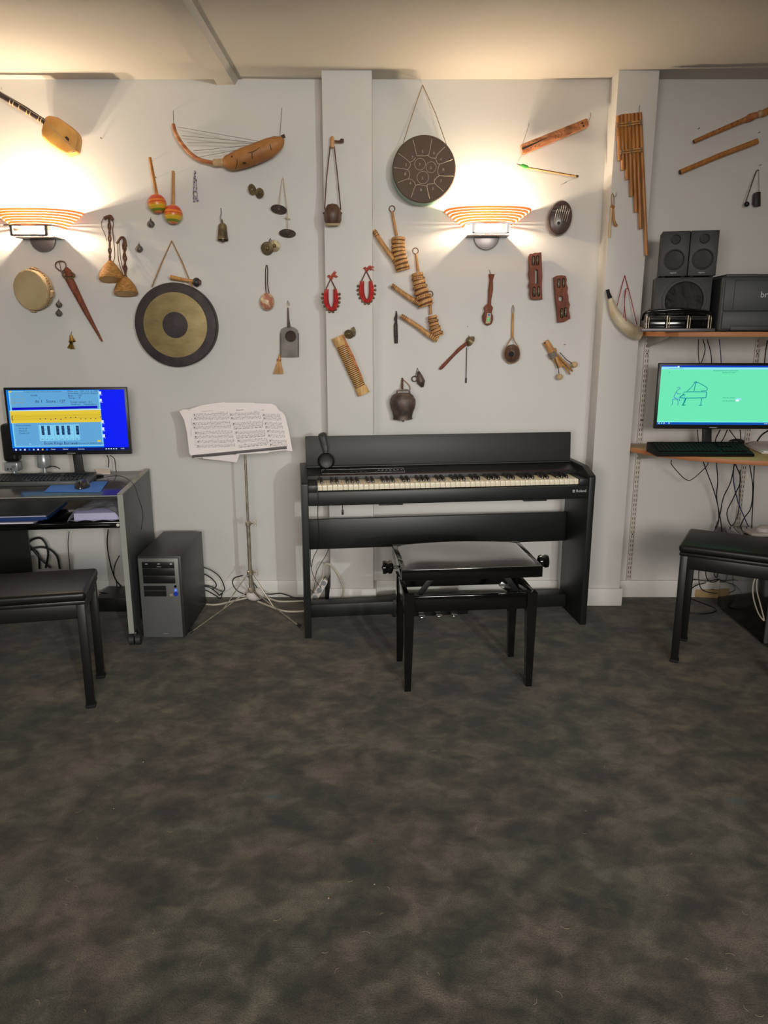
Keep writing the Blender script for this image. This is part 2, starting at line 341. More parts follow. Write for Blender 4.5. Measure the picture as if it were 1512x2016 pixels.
# keys
kw = 1.222/52; x0 = .0695
wk = MB().box((0,.0,0), (kw-.0012,.125,.024), 0, .0012, None, 2).build('white_key', 'key', pr, True); keys = [wk]
for i in range(52):
    o = wk if i == 0 else dupm(wk, pr, Matrix()); o.location = (x0+kw*(i+.5), .0925, .706); 
bk = MB().prism([(-.0048,-.045,0),(.0048,-.045,0),(.0048,.045,0),(-.0048,.045,0)], (0,0,.001)).v
m = MB(); m.prism([(-.0052,-.047,-.004),(-.0052,-.044,.009),(-.0052,-.038,.0115),(-.0052,.045,.0115),(-.0052,.045,-.004)], (.0104,0,0), 0, .0015)
b0 = m.build('black_key', 'bkey', pr, True); n = 0
for i in range(51):
    if i % 7 in (1, 4): continue          # the keyboard starts on A
    o = b0 if n == 0 else dupm(b0, pr, Matrix()); o.location = (x0+kw*(i+1), .107, .7205); n += 1
MB().bb((.03,.262,.352),(PW-.03,.28,.502), bev=.002).build('rear_board', 'satin', pr, True)
m = MB(); m.bb((.03,.205,.02),(PW-.03,.285,.085), bev=.002); m.bb((.44,.2,.004),(.82,.29,.095), bev=.002); m.build('pedal_board', 'satin', pr, True)
for px in (834,869,900):
    lx = (pr.matrix_basis.inverted() @ P(px,1206,3.43)).x
    m = MB(); m.prism([(lx-.010,.2,.034),(lx-.013,.14,.036),(lx-.017,.115,.034),(lx-.012,.1,.03),(lx+.012,.1,.03),(lx+.017,.115,.034),(lx+.013,.14,.036),(lx+.010,.2,.034)], (0,0,.008), 0, .002)
    m.build('pedal', 'chrome', pr, True)
m = MB(); q = pr.matrix_basis.inverted() @ P(1130,965,3.44); m.text('Roland', .0175, (q.x+.014,.0105,.660), ext=.0003)
for i in range(3): m.box((q.x+.003,.0112,.661+i*.0045), (.012,.0008,.0025))
m.build('logo', 'letter', pr, True).__setitem__('label', 'small light maker lettering at the right end')
m = MB(); q = pr.matrix_basis.inverted() @ P(674,1000,3.42); m.tube([(q.x,.1,.628),(q.x,.1,.585)], .0018, 6); m.box((q.x,.1,.575), (.010,.008,.024), 0, .002); m.build('hook_cable', 'cable', pr, True)
# headphones over the lid
hp = thing('headphones', 'black on-ear headphones hanging over the left end of the open piano lid', 'headphones', P(642,925,3.53), math.radians(7.1))
I = pr.matrix_basis; xh = (I.inverted() @ P(642,910,3.55)).x
def K(x, y, z): return I @ V((x, y, z))
m = MB(); cc = K(xh,.252,.79); ax = (I.to_3x3() @ V((0,-1,0))); m.lathe([(.0,-.012),(.036,-.012),(.040,-.004),(.040,.004),(.037,.012),(.030,.016),(.028,.0145),(.0,.0145)], cc, ax, 36, mts=[0,0,0,0,0,1,1]); m.build('ear_cup', ['plast','plast2'], hp)
m = MB(); cc2 = K(xh+.012,.312,.80); m.lathe([(.0,-.012),(.036,-.012),(.038,0),(.03,.012),(0,.012)], cc2, ax, 28); m.build('ear_cup', 'plast', hp)
band = [K(xh-.002,.243,.83), K(xh-.004,.246,.855), K(xh-.010,.256,.885), K(xh-.016,.264,.909), K(xh-.016,.283,.916), K(xh-.010,.303,.909), K(xh,.312,.87), K(xh+.008,.313,.835)]
m = MB(); m.tube(band, [.010,.0155,.017,.018,.018,.016,.014,.010], 12, 4, 0, .32); m.build('headband', 'plast2', hp)
m = MB(); m.tube([K(xh,.248,.822), K(xh-.002,.246,.848)], .006, 8); m.build('slider', 'gloss', hp)
m = MB(); m.tube([K(xh,.236,.757),K(xh-.01,.21,.7535),K(xh-.03,.165,.745),K(xh-.045,.13,.726),K(xh-.052,.05,.721),K(xh-.052,.022,.719),K(xh-.052,.006,.70),K(xh-.052,.006,.64),K(xh-.053,.01,.58),K(xh-.05,.02,.48),K(xh-.055,.05,.42),K(xh-.075,.1,.36),K(xh-.085,.14,.3)], .0016, 6, 4); m.tube([K(xh,.24,.757),K(xh,.245,.765)], .003, 8); m.build('cord', 'cable', hp)
# ---------- adjustable piano bench
br = thing('piano_bench', 'adjustable black lacquered piano bench with velvet top standing before the piano', 'bench', (.078,2.745,0), math.radians(5.3))
BW, BD = .525, .32
for x, y in ((0,0),(BW-.042,0),(0,BD-.042),(BW-.042,BD-.042)):
    s = 1 if x < .1 else -1; t = 1 if y < .1 else -1
    top = [(x,y),(x+.042,y),(x+.042,y+.042),(x,y+.042)]; cx_ = x+.021-s*.004; cy_ = y+.021-t*.002; h = .0125
    bot = [(cx_-h,cy_-h),(cx_+h,cy_-h),(cx_+h,cy_+h),(cx_-h,cy_+h)]
    m = MB(); bm = bmesh.new(); vb = [bm.verts.new((a,b,0)) for a,b in bot]; vt = [bm.verts.new((a,b,.40)) for a,b in top]
    bm.faces.new(vb[::-1]); bm.faces.new(vt)
    for i in range(4): bm.faces.new((vb[i],vb[(i+1)%4],vt[(i+1)%4],vt[i]))
    m._bm(bm, 0, None, .002); m.build('leg', 'gloss', br, True)
for a, b in (((.042,.004,.335),(BW-.042,.024,.398)),((.042,BD-.024,.335),(BW-.042,BD-.004,.398)),((.004,.042,.335),(.024,BD-.042,.398)),((BW-.024,.042,.335),(BW-.004,BD-.042,.398))):
    MB().bb(a, b, bev=.002).build('rail', 'gloss', br, True)
m = MB()
for a, b in (((-.012,-.008,.468),(BW+.012,.012,.512)),((-.012,BD+.004,.468),(BW+.012,BD+.024,.512)),((-.012,.012,.468),(.008,BD+.004,.512)),((BW-.008,.012,.468),(BW+.012,BD+.004,.512))): m.bb(a, b, bev=.002)
m.bb((.0,.0,.465),(BW,BD+.015,.475)); m.build('seat_frame', 'gloss', br, True)
m = MB(); n1, n2 = 22, 16; vs = []; fs = []
for j in range(n2+1):
    for i in range(n1+1):
        u = i/n1*2-1; v = j/n2*2-1; f = (1-abs(u)**6)**.5*(1-abs(v)**6)**.5 if abs(u) < 1 and abs(v) < 1 else 0
        vs.append((BW/2+u*(BW/2-.001), (BD+.016)/2+v*(BD/2+.0), .508+.024*f+.004*math.sin(u*3+v*2)*f))
for j in range(n2):
    for i in range(n1): a = j*(n1+1)+i; fs.append([a,a+1,a+n1+2,a+n1+1])
m.add(vs, fs); m.bb((.001,.002,.48),(BW-.001,BD+.014,.509)); m.build('cushion', 'velvet', br, True)
for s, x in ((-1,-.012),(1,BW+.012)):
    m = MB(); m.lathe([(.006,0),(.006,.018),(.012,.02),(.025,.026),(.027,.034),(.022,.043),(.027,.052),(.025,.062),(.0,.066)], (x,.11 if s < 0 else .13,.487), (s,0,0), 24); m.build('height_knob', 'gloss', br, True)
for x, sg in ((.07,1),(BW-.07,-1)):
    for y in (.06, BD-.06): m = MB(); R = Matrix.Rotation(sg*.62, 3, 'Y'); m.box((x+sg*.03,y,.432), (.022,.006,.115), 0, .001, R); m.build('lift_strut', 'plast', br, True)
m = MB(); m.tube([(.05,.16,.452),(BW-.05,.16,.452)], .006, 10); m.build('spindle', 'nickel', br, True)
for x, y in ((.021,.014),(BW-.021,.014),(BW-.014,.03),(.3,.014)): m = MB(); m.lathe([(0,.0),(.005,0),(.005,.0015),(0,.002)], (x,y,.3985), (0,0,1), 12); m.build('screw', 'chrome', br, True)
m = MB(); m.box((BW-.12,.045,.415), (.05,.012,.022), 0, .004, Matrix.Rotation(.6,3,'Y')); m.build('hinge_plate', 'chrome', br, True)
# ---------- vinyl stools
def stool(label, loc, rz, w, d, h):
    r = thing('piano_stool', label, 'stool', loc, rz, None)
    L = .030
    for x in (0, w-L):
        for y in (0, d-L):
            m = MB(); m.bb((x,y,.012),(x+L,y+L,h-.05), bev=.0025); m.bb((x-.003,y-.003,0),(x+L+.003,y+L+.003,.014),1,.003); m.build('leg', ['plast','cone'], r, True)
    for a, b in (((L,.003,h-.105),(w-L,.018,h-.045)),((L,d-.018,h-.105),(w-L,d-.003,h-.045)),((.003,L,h-.085),(.018,d-L,h-.045)),((w-.018,L,h-.085),(w-.003,d-L,h-.045))): MB().bb(a, b, bev=.001).build('apron', 'plast', r, True)
    m = MB(); m.bb((-.004,-.004,h-.05),(w+.004,d+.004,h-.034), bev=.004); m.build('seat_edge', 'vinyl', r, True)
    m = MB(); m.bb((-.008,-.008,h-.036),(w+.008,d+.008,h), bev=.014, seg=4); m.build('seat', 'vinyl', r, True)
    return r
th = math.radians(12); fr = V((-1.10,2.62)); w_ = .50
stool('black padded stool in front of the desk, cut off by the left edge', (fr.x-w_*math.cos(th), fr.y-w_*math.sin(th), 0), th, w_, .285, .468)
stool('black padded stool under the wooden shelves at right', (1.238,3.03,0), math.radians(-29), .43, .29, .53)
# ---------- desk with side panels
dr = thing('computer_desk', 'dark computer desk on castors with grey side panel, monitor on top', 'desk', (-1.128,3.19,0), math.radians(6))
DW = .80
for x in (0, -DW):
    m = MB(); m.bb((x-.022,.003,.065),(x,.595,.708), 0, .001); m.build('side_panel', 'dgrey', dr, True)
    m = MB(); m.bb((x-.0225,-.001,.064),(x+.0005,.004,.709)); m.bb((x-.0225,-.001,.706),(x+.0005,.597,.7105)); m.build('edge_band', 'edge', dr, True)
    for y in (.02, .55):
        m = MB(); m.cyl((x+.002,y+.005,.026),(x+.022,y+.005,.026),.026, n=20, mt=0); m.cyl((x-.026,y+.005,.026),(x-.006,y+.005,.026),.026, n=20, mt=0); m.bb((x-.012,y-.012,.02),(x+.008,y+.024,.066),1,.004); m.build('castor', ['plast2','plast'], dr, True)
m = MB(); m.bb((-DW,.015,.682),(-.022,.59,.700), bev=.001); m.build('desktop', 'desktop', dr, True)
m = MB(); m.bb((-DW,.012,.6965),(-.022,.0155,.6998)); m.build('front_trim', 'edge', dr, True)
m = MB(); m.bb((-DW,.03,.560),(-.022,.50,.578), bev=.001); m.bb((-DW,.022,.552),(-.022,.034,.580), bev=.003); m.build('lower_shelf', 'gloss', dr, True)
m = MB(); m.cyl((-.035,.021,.566),(-.035,.018,.566),.007); m.build('screw_cap', 'white', dr, True)
m = MB(); m.bb((-DW,.52,.20),(-.60,.535,.56)); m.build('modesty_board', 'satin', dr, True)
D = dr.matrix_basis
# ---------- monitors
def monitor(label, loc, rz, w, h, zb, neck_x, deskz):
    r = thing('monitor', label, 'monitor', loc, rz)
    m = MB(); m.bb((-w/2,0,zb),(w/2,.022,zb+h), bev=.003); m.bb((-w/2+.08,.02,zb+.05),(w/2-.08,.045,zb+h-.05), bev=.008); m.build('case', 'plast', r, True)
    m = MB(); x = neck_x; m.prism([(x-.022,.035,zb+.03),(x+.018,.035,zb+.03),(x+.026,.03,.03),(x+.045,.02,.006),(x-.02,.02,.006),(x-.016,.03,.03)], (0,.02,0), 0, .003); m.build('neck', 'plast', r, True)
    m = MB(); m.lathe([(.0,0),(.105,0),(.105,.004),(.09,.008),(0,.010)], (x+.01,.052,0), (0,0,1), 40, ell=.55); m.build('foot', 'gloss', r, True)
    m = MB(); m.box((0,-.0008,zb+.007), (.038,.001,.004)); m.build('maker_badge', 'silver', r, True)
    return r
def scr(mb, w, h, zb, b=.011, bt=.02):
    def f(u, v, d=.0002): return V((-w/2+b+(w-2*b)*u, -d, zb+h-b-(h-b-bt)*v))
    return f
lw, lh, lz = .562, .318, .115
ml = monitor('monitor with bright blue screen on the left desk', (P(141,896,3.58).x,3.58,.7005), math.radians(4), lw, lh, lz, .012, .7)
f = scr(None, lw, lh, lz); m = MB()
def rect(m, f, u0, v0, u1, v1, mt, d, sk=0.): m.quad([f(u0,v0,d), f(u1,v0-sk,d), f(u1,v1-sk,d), f(u0,v1,d)], mt)
names = ['s_blue','s_lblue','s_cyan','s_white','s_yellow','s_dblue','s_ink','s_oliv','s_task','s_azure','s_black','s_line']; Z = {n:i for i,n in enumerate(names)}
def sc(u0,v0,u1,v1,c,d,sk=0.): rect(m, f, u0, v0, u1, v1, Z[c], d, sk)
def tx(t, u, v, sz, c='s_ink', d=.0016): m.text(t, sz, f(u,v,d), (1,0,0), (0,0,1), Z[c])
def ln(pts, r, c, d=.0014): m.tube([f(u,v,d) for u,v in pts], r, 4, mt=Z[c])
sc(0,0,1,1,'s_blue',.0002); sc(0,0,.79,.95,'s_azure',.0004); sc(.02,.012,.785,.93,'s_cyan',.0006); sc(.032,.022,.775,.915,'s_lblue',.0008)
sc(.022,.012,.045,.04,'s_yellow',.001)
for a in ([(.05,.16),(.05,.2),(.14,.2),(.14,.15),(.05,.15),(.08,.06),(.14,.10),(.14,.15)],[(.06,.2),(.06,.24)],[(.13,.2),(.13,.24)],[(.03,.24),(.03,.18),(.045,.18),(.045,.24)],[(.035,.17),(.04,.12)]): ln(a, .0009, 's_oliv')
tx('Enregistrements des notes au clavier et en lecture', .15, .035, .0085); tx('mode', .205, .10, .013); tx('do 1', .235, .205, .019); tx('Score : 127', .33, .205, .019)
tx('Maître suivi : 1074 / 213 / 0 / 0000', .52, .035, .010); tx('Partie étude : Clé de sol, Niveau D', .52, .068, .010); tx('Base :     127', .52, .108, .012); tx('Temps :   8', .52, .145, .012); tx('Temps restant : 0 s', .53, .212, .013); tx('Pause son    Transposition', .54, .248, .011)
sc(.035,.285,.76,.325,'s_dblue',.001,.022); sc(.012,.333,.79,.345,'s_white',.001,.015); sc(.012,.343,.785,.54,'s_yellow',.0012,.012)
for k in range(5): ln([(.02,.41+k*.018),(.78,.402+k*.018)], .00035, 's_line')
for i, (u, v) in enumerate(((.265,.47),(.31,.468),(.355,.482),(.395,.466),(.44,.48),(.482,.456),(.525,.454),(.567,.45),(.61,.474),(.652,.474),(.695,.472),(.737,.472),(.78,.446))): m.box(f(u,v,.0018), (.005,.0006,.0036), Z['s_ink'])
ln([(.028,.42),(.022,.46),(.036,.48),(.03,.50),(.022,.49),(.03,.44),(.034,.41),(.028,.42),(.03,.52)], .0007, 's_ink', .0018)
tx('Notes présentes', .05, .585, .0105); tx('Clé de Sol', .07, .635, .010); tx('Niveau D', .07, .675, .010); tx('Touche 127', .07, .715, .010)
sc(.24,.575,.59,.835,'s_cyan',.001,.01)
for k in range(9): ln([(.245+k*.0425,.58),(.245+k*.0425,.832)], .0005, 's_azure')
for u in (.265,.315,.39,.437,.485,.56):
    sc(u,.585,u+.024,.735,'s_black',.0013)
    for q in range(6): ln([(u+.002,.60+q*.022),(u+.022,.59+q*.022)], .0005, 's_lblue', .0016)
for k, t in enumerate(('do','ré','mi','fa','sol','la','si','do')): tx(t, .255+k*.0425, .815, .010)
tx('École Kings Burnaud', .275, .895, .0185); tx('rue des Musiciens 25, 00000 Bourg les Bains', .51, .892, .0095)
sc(.735,.83,.765,.86,'s_yellow',.0012); ln([(.15,.885),(.16,.885)], .001, 's_white')
for v in (.03,.15,.50,.62,.735): sc(.785,v,.803,v+.045,'s_white',.0012); tx('fichier', .783, v+.062, .006, 's_white')
sc(0,.952,1,1,'s_task',.001)
for k in range(8): sc(.022+k*.038,.965,.036+k*.038,.99,['s_white','s_cyan','s_white','s_azure','s_cyan','s_white','s_yellow','s_azure'][k],.0014)
tx('Piano', .33, .985, .009, 's_white'); tx('Clavier', .43, .985, .009, 's_white'); tx('Exercice', .56, .985, .009, 's_white'); tx('14:05', .93, .983, .008, 's_white')
for k in range(5): sc(.80+k*.022,.968,.81+k*.022,.986,'s_white',.0014)
m.build('screen', names, ml, True)
rw, rh, rz = .556, .308, .106
mr = monitor('monitor with bright green screen on the lower wooden shelf', (P(1407,846,3.58).x,3.60,.830), math.radians(-2), rw, rh, rz, -.012, .83)
f = scr(None, rw, rh, rz); names = ['g_green','g_top','g_tab','g_task','g_ink','g_vio','g_dark','g_cyan','s_white']; Z = {n:i for i,n in enumerate(names)}; m = MB()
sc(0,0,1,1,'g_green',.0002); sc(0,0,1,.03,'g_top',.0004); sc(0,.02,.14,.05,'g_tab',.0006); sc(0,.035,1,.065,'g_tab',.0005); sc(.14,.005,.155,.03,'s_white',.0007); sc(0,.955,1,1,'g_task',.0005); sc(0,.945,1,.957,'g_cyan',.0006)
tx('www.exercices-piano', .06, .055, .008, 'g_dark'); tx('Enregistrement de la partie piano', .45, .092, .0085, 'g_dark'); tx('partition en cours', .53, .125, .0085, 'g_dark'); tx('x', .065, .125, .012, 'g_dark'); tx('nom du compte', .555, .545, .009, 'g_dark'); tx('mot de passe clé', .555, .60, .009, 'g_dark'); sc(.675,.545,.72,.585,'g_tab',.0006); sc(.67,.565,.70,.6,'s_white',.0007)
def lr(p, c, r=.0016): m.tube([f(u,v,.0012) for u,v in p], r, 5, 3, Z[c])
# grand piano drawing with a seated player
lr([(.21,.46),(.235,.44),(.41,.44)], 'g_ink'); lr([(.41,.44),(.41,.54)], 'g_ink'); lr([(.21,.47),(.205,.50),(.18,.535),(.24,.545),(.405,.54)], 'g_ink', .0022)
lr([(.24,.43),(.275,.36),(.30,.29)], 'g_ink'); lr([(.30,.29),(.33,.285),(.40,.355),(.415,.39),(.405,.42),(.36,.425)], 'g_ink'); lr([(.31,.29),(.305,.35),(.30,.43)], 'g_ink'); lr([(.29,.285),(.31,.27),(.325,.29)], 'g_ink')
lr([(.235,.55),(.225,.61),(.215,.665)], 'g_ink', .003); lr([(.205,.665),(.225,.67),(.24,.66)], 'g_ink'); lr([(.375,.55),(.372,.61),(.37,.665)], 'g_ink'); lr([(.355,.665),(.37,.67),(.385,.66)], 'g_ink'); lr([(.21,.50),(.225,.48),(.22,.52)], 'g_ink', .001)
lr([(.155,.375),(.165,.36),(.178,.375),(.17,.40),(.158,.40)], 'g_vio', .0012); lr([(.155,.41),(.145,.45),(.135,.49),(.13,.53)], 'g_vio', .0012); lr([(.15,.45),(.165,.475),(.185,.47)], 'g_vio', .0012); lr([(.13,.53),(.15,.55),(.175,.545),(.185,.60)], 'g_vio', .0012); lr([(.12,.57),(.122,.62),(.118,.67)], 'g_vio', .0012); lr([(.16,.57),(.172,.62),(.17,.67)], 'g_vio', .0012); lr([(.12,.57),(.14,.56),(.17,.57)], 'g_vio', .0012)
for k in range(5): sc(.015+k*.022,.965,.025+k*.022,.985,['s_white','g_tab','s_white','g_top','s_white'][k],.0009)
tx('14:05', .94, .985, .008, 's_white')
m.build('screen', names, mr, True)
# ---------- keyboards
def keyboard(label, loc, rz, w, d, colr, kcol, hb=.028):
    r = thing('computer_keyboard', label, 'keyboard', loc, rz)
    m = MB(); m.prism([(0,0,0),(0,0,.012),(0,.012,.016),(0,d-.01,hb),(0,d,hb-.002),(0,d,0)], (w,0,0), 0, .003); m.build('case', colr, r, True)
    sl = (hb-.016)/(d-.022); k0 = None; cw = (w-.03)/22.5; rows = 6; rh_ = (d-.045)/rows; n = 0
    for j in range(rows):
        for i in range(22):
            if (i in (15,) ) or (i in (19,) and j > 9): continue
            if j == 0 and 4 <= i <= 8: continue
            if i in (16,17,18) and j == 2: continue
            if n >= 100: break
            if k0 is None:
                k0 = MB().box((0,0,0), (cw-.0026, rh_-.003, .006), 0, .0015, Matrix.Rotation(math.atan(sl),3,'X')).build('key', kcol, r, True); o = k0
            else: o = dupm(k0, r, Matrix())
            y = .026+rh_*(j+.5); o.location = (.017+cw*(i+.5), y, .016+(y-.012)*sl+.0025); n += 1
    if True:
        y = .026+rh_*.5; m = MB(); m.box((.017+cw*6.5,y,.016+(y-.012)*sl+.0025), (cw*5-.003,rh_-.003,.006), 0, .0015, Matrix.Rotation(math.atan(sl),3,'X')); m.build('space_bar', kcol, r, True)
    return r
k1 = keyboard('grey keyboard lying on the dark desk beside the mouse pad', tuple(D @ V((-.655,.250,.7005))), math.radians(6), .445, .155, 'dgrey', 'plast', .034)
k2 = keyboard('black keyboard on the lower wooden shelf in front of the green screen', (P(1294,899,3.43).x,3.435,.8300), math.radians(0), .448, .15, 'kbk', 'kbc', .048)
m = MB(); [m.box((.34+i*.027,.144,.0480), (.018,.002,.0012)) for i in range(4)]; m.build('indicator_strip', 'silver', k2, True)
# ---------- mouse, pad, papers
pc = [G(87,969,.7005), G(198,969,.7005), G(213,948,.7005), G(106,951,.7005)]
tag(MB().prism(pc, (0,0,.0035), 0, .0012).build('mouse_pad', 'pad'), 'flat blue mouse pad near the front edge of the desk', 'mouse pad')
mc = G(157,962,.704); r = thing('computer_mouse', 'small dark computer mouse on the blue pad', 'mouse', mc+V((0,.03,0)), math.radians(4))
m = MB(); vs = []; m.ball((0,0,.002), (.031,.05,.036), 0, 24); m.v = [V((v.x, v.y, max(v.z, 0.0))) for v in m.v]; m.build('shell', 'mouse', r, True)
m = MB(); m.cyl((-.003,-.032,.027),(.003,-.032,.027),.008,n=16); m.build('scroll_wheel', 'plast', r, True)
def wcab(pts, sub=4): return spl(pts, sub)
m = MB(); m.tube([mc+V((.0,.078,.012)), G(185,945,.703), G(215,938,.71), G(240,938,.715), P(262,952,3.35), P(272,978,3.30), P(281,1010,3.34), P(279,1035,3.45), P(276,1056,3.6)], .0014, 6, 5); m.build('cord', 'cable', r)
q = [G(193,934,.7005), G(217,934,.7005), G(217,924,.7005), G(186,924,.7005)]
tag(MB().prism(q, (0,0,.002)).build('note_card', 'paper'), 'small white card lying flat by the keyboard on the desk', 'card')
# speakers behind the left monitor
def dspeaker(label, x, Y, z0=.7005):
    r = thing('desktop_speaker', label, 'speaker', (x,Y,z0), 0)
    MB().lathe([(0,0),(.045,0),(.045,.004),(.01,.008),(.008,.025),(0,.025)], (0,0,0), (0,0,1), 28).build('foot', 'silver', r, True)
    MB().bb((-.034,-.03,.022),(.034,.03,.068), bev=.008).build('base', 'silver', r, True)
    m = MB()
    for k in (-.014, .002): m.cyl((k,-.0305,.036),(k,-.0315,.036),.004,n=12)
    m.build('jack', 'cone', r, True)
    m = MB(); m.cyl((.018,-.030,.048),(.018,-.038,.048),.008); m.build('volume_knob', 'chrome', r, True)
    m = MB(); m.bb((-.036,-.03,.068),(.036,.035,.255), bev=.02, seg=4); m.build('cabinet', 'plast', r, True)
    return r
dspeaker('black and silver desktop speaker at the left edge of the desk', P(13,905,3.60).x, 3.66)
r = thing('webcam', 'silver cylinder on a short stem behind the blue-screen monitor', 'desk device', (P(84,917,3.68).x,3.70,.7005))
MB().lathe([(0,0),(.035,0),(.035,.004),(.012,.006),(.01,.03),(0,.03)], (0,0,0), (0,0,1), 28).build('stem', 'silver', r, True)
MB().lathe([(0,.03),(.030,.032),(.033,.04),(.033,.085),(.030,.09),(.030,.16),(0,.165)], (0,0,0), (0,0,1), 32).build('body', 'silver', r, True)
# things on the lower desk shelf
zs = .5785
m = MB(); a = D @ V((-.235,.05,zs)); Rm = Matrix.Rotation(math.radians(8),3,'Z')
r = thing('paper_ream', 'ream of white paper in torn white wrapper on the desk shelf', 'paper', tuple(D @ V((-.135,.16,zs))), math.radians(6))
MB().bb((-.095,-.10,.003),(.10,.14,.034), bev=.001).build('paper_stack', 'lav', r, True)
m = MB(); vs = []; fs = []; random.seed(3); n1, n2 = 22, 10
for j_ in range(n2+1):
    for i_ in range(n1+1):
        u = i_/n1*2-1; v = j_/n2; h = .058*(1-abs(u)**5)*(1-.25*v)+random.uniform(-.003,.003)+(.004*math.sin(u*7) if j_ < 2 else 0)
        vs.append((u*(.118-.006*v)+random.uniform(-.002,.002), -.125+.28*v+random.uniform(-.004,.004)+(.012*math.sin(u*4+1) if j_ == 0 else 0), max(h,.0015)))
for j_ in range(n2):
    for i_ in range(n1): q_ = j_*(n1+1)+i_; fs.append([q_,q_+1,q_+n1+2,q_+n1+1])
m.add(vs, fs); vs = []; fs = []
for j_ in range(3):
    for i_ in range(n1+1):
        u = i_/n1*2-1; vs.append((u*.118, -.085-j_*.025, .0012+(0.004+.006*abs(math.sin(u*5)))*(j_/2)))
for j_ in range(2):
    for i_ in range(n1): q_ = j_*(n1+1)+i_; fs.append([q_,q_+1,q_+n1+2,q_+n1+1])
m.add(vs, fs); m.build('wrapper', 'bag', r, True)
for i, (nm, mt, lab, x0, x1, y0, y1, z0, z1, rot) in enumerate((
  ('folder','lav','pale folder at the bottom of the pile on the desk shelf',-.62,-.39,.04,.33,0,.006,-2),
  ('folder','navy','dark blue folder second from bottom of the desk shelf pile',-.62,-.355,.045,.35,.0065,.013,3),
  ('folder','bluep','blue folder under the grey one on the desk shelf',-.62,-.335,.045,.36,.0135,.024,1),
  ('folder','gfold','grey folder topmost of the pile on the desk shelf',-.62,-.34,.05,.37,.0245,.031,0))):
    r = thing(nm, lab, 'folder', tuple(D @ V((x0,y0,zs+z0))), math.radians(6+rot), 'folders piled on the desk shelf')
    w__, d__ = x1-x0, y1-y0
    MB().bb((0,0,0),(w__,d__,.0008)).build('cover', mt, r, True); MB().bb((0,0,z1-z0-.0008),(w__,d__,z1-z0)).build('cover', mt, r, True); MB().bb((.002,.004,.0008),(w__-.006,d__-.004,z1-z0-.0008)).build('papers', ('paper','bluep','bluep','lav')[i], r, True)
# ---------- PC towers
r = thing('computer_tower', 'grey and black computer tower on the carpet to the right of the desk', 'computer', (-1.115,3.262,0), math.radians(.5))
TW, TD, THt = .195, .44, .402
m = MB(); m.bb((0,.012,.012),(TW,TD,THt), bev=.002); [m.bb((x,y,0),(x+.03,y+.03,.014)) for x in (.01,TW-.04) for y in (.03,TD-.06)]; m.build('case', 'pcside', r, True)
m = MB(); m.bb((.006,-.004,.016),(TW-.008,.014,THt-.006), bev=.003); m.build('front_panel', 'pcfront', r, True)
m = MB(); m.bb((.024,-.006,THt-.052),(TW-.026,.01,THt-.022), bev=.001)
m.bb((.024,-.0055,THt-.088),(TW-.026,.01,THt-.053), bev=.001); m.bb((.024,-.0055,THt-.124),(TW-.026,.01,THt-.089), bev=.001)
m.build('drive_bay', 'plast', r, True)
m = MB(); [m.box((x,-.0066,THt-.031), (.012,.0008,.003)) for x in (.045,.10)]; m.box((.155,-.0066,THt-.031), (.009,.0008,.005)); m.box((.10,-.0066,THt-.044), (.02,.0008,.001)); m.build('drive_marks', 'letter', r, True)
m = MB(); m.bb((.024,-.0058,THt-.186),(.125,.01,THt-.160)); m.bb((.024,-.0058,THt-.158),(.125,.01,THt-.135)); m.build('card_reader', 'plast', r, True)
m = MB(); m.cyl((.168,-.004,THt-.138),(.168,-.008,THt-.138),.006); m.build('power_button', 'gloss', r, True)
m = MB(); m.cyl((.168,-.004,THt-.156),(.168,-.007,THt-.156),.005); m.build('indicator_lamp', 'led', r, True)
m = MB(); m.cyl((.168,-.004,THt-.174),(.168,-.008,THt-.174),.010); m.build('reset_button', 'dled', r, True)
m = MB(); m.box((.147,-.0045,THt-.176), (.013,.001,.003)); m.box((.147,-.0045,THt-.183), (.013,.001,.003)); m.build('port', 'cream', r, True)
m = MB(); m.box((.11,-.0045,.035), (.022,.0008,.002)); m.build('badge', 'silver', r, True)
r = thing('computer_tower', 'black computer tower on the carpet under the shelves, cut off by the right edge', 'computer', (1.722,3.195,0), math.radians(0))
MB().bb((0,.01,.012),(.2,.495,.43), bev=.002).build('case', 'gloss', r, True); MB().bb((.002,-.004,.014),(.2,.012,.428), bev=.003).build('front_panel', 'pcfront', r, True)
m = MB(); [m.bb((x,y,0),(x+.03,y+.03,.014)) for x in (.01,.16) for y in (.03,.43)]; m.build('feet', 'plast', r, True)
r = thing('power_adapter', 'rounded white adapter lying on the black computer tower', 'adapter', (1.80,3.54,.430)); MB().bb((-.04,-.05,.0),(.10,.05,.02), bev=.009, seg=3).build('body', 'white', r, True); MB().lathe([(0,0),(.035,0),(.04,.01),(.035,.035),(.02,.045),(0,.047)], (.04,0,.0), (0,0,1), 24).build('plug_housing', 'white', r, True)
# ---------- music stand and music
ms = thing('music_stand', 'folding nickel music stand with tripod legs, left of the piano', 'music stand', (-.655,3.53,0))
c0 = V((-.655,3.53,0)); feet = [V((-.919,3.336,.004)), V((-.401,3.411,.004)), V((-.655,3.80,.004))]
for ft in feet:
    hub = c0+V((0,0,.155)); dirn = (ft-hub)
    MB().tube([hub+dirn.normalized()*.008, ft], .0042, 8, 0, 0, .6).build('leg', 'nickel', ms)
    m = MB(); m.tube([ft-dirn.normalized()*.02, ft+V((0,0,.002))], .007, 8); m.build('rubber_foot', 'plast', ms)
    MB().tube([c0+V((0,0,.236))+V((dirn.x,dirn.y,0)).normalized()*.012, hub+dirn*.46], .0036, 8, 0, 0, .5).build('brace', 'nickel', ms)
MB().cyl(c0+V((0,0,.145)), c0+V((0,0,.485)), .0095).build('lower_tube', 'nickel', ms)
MB().cyl(c0+V((0,0,.48)), c0+V((0,0,.845)), .0062).build('upper_tube', 'nickel', ms)
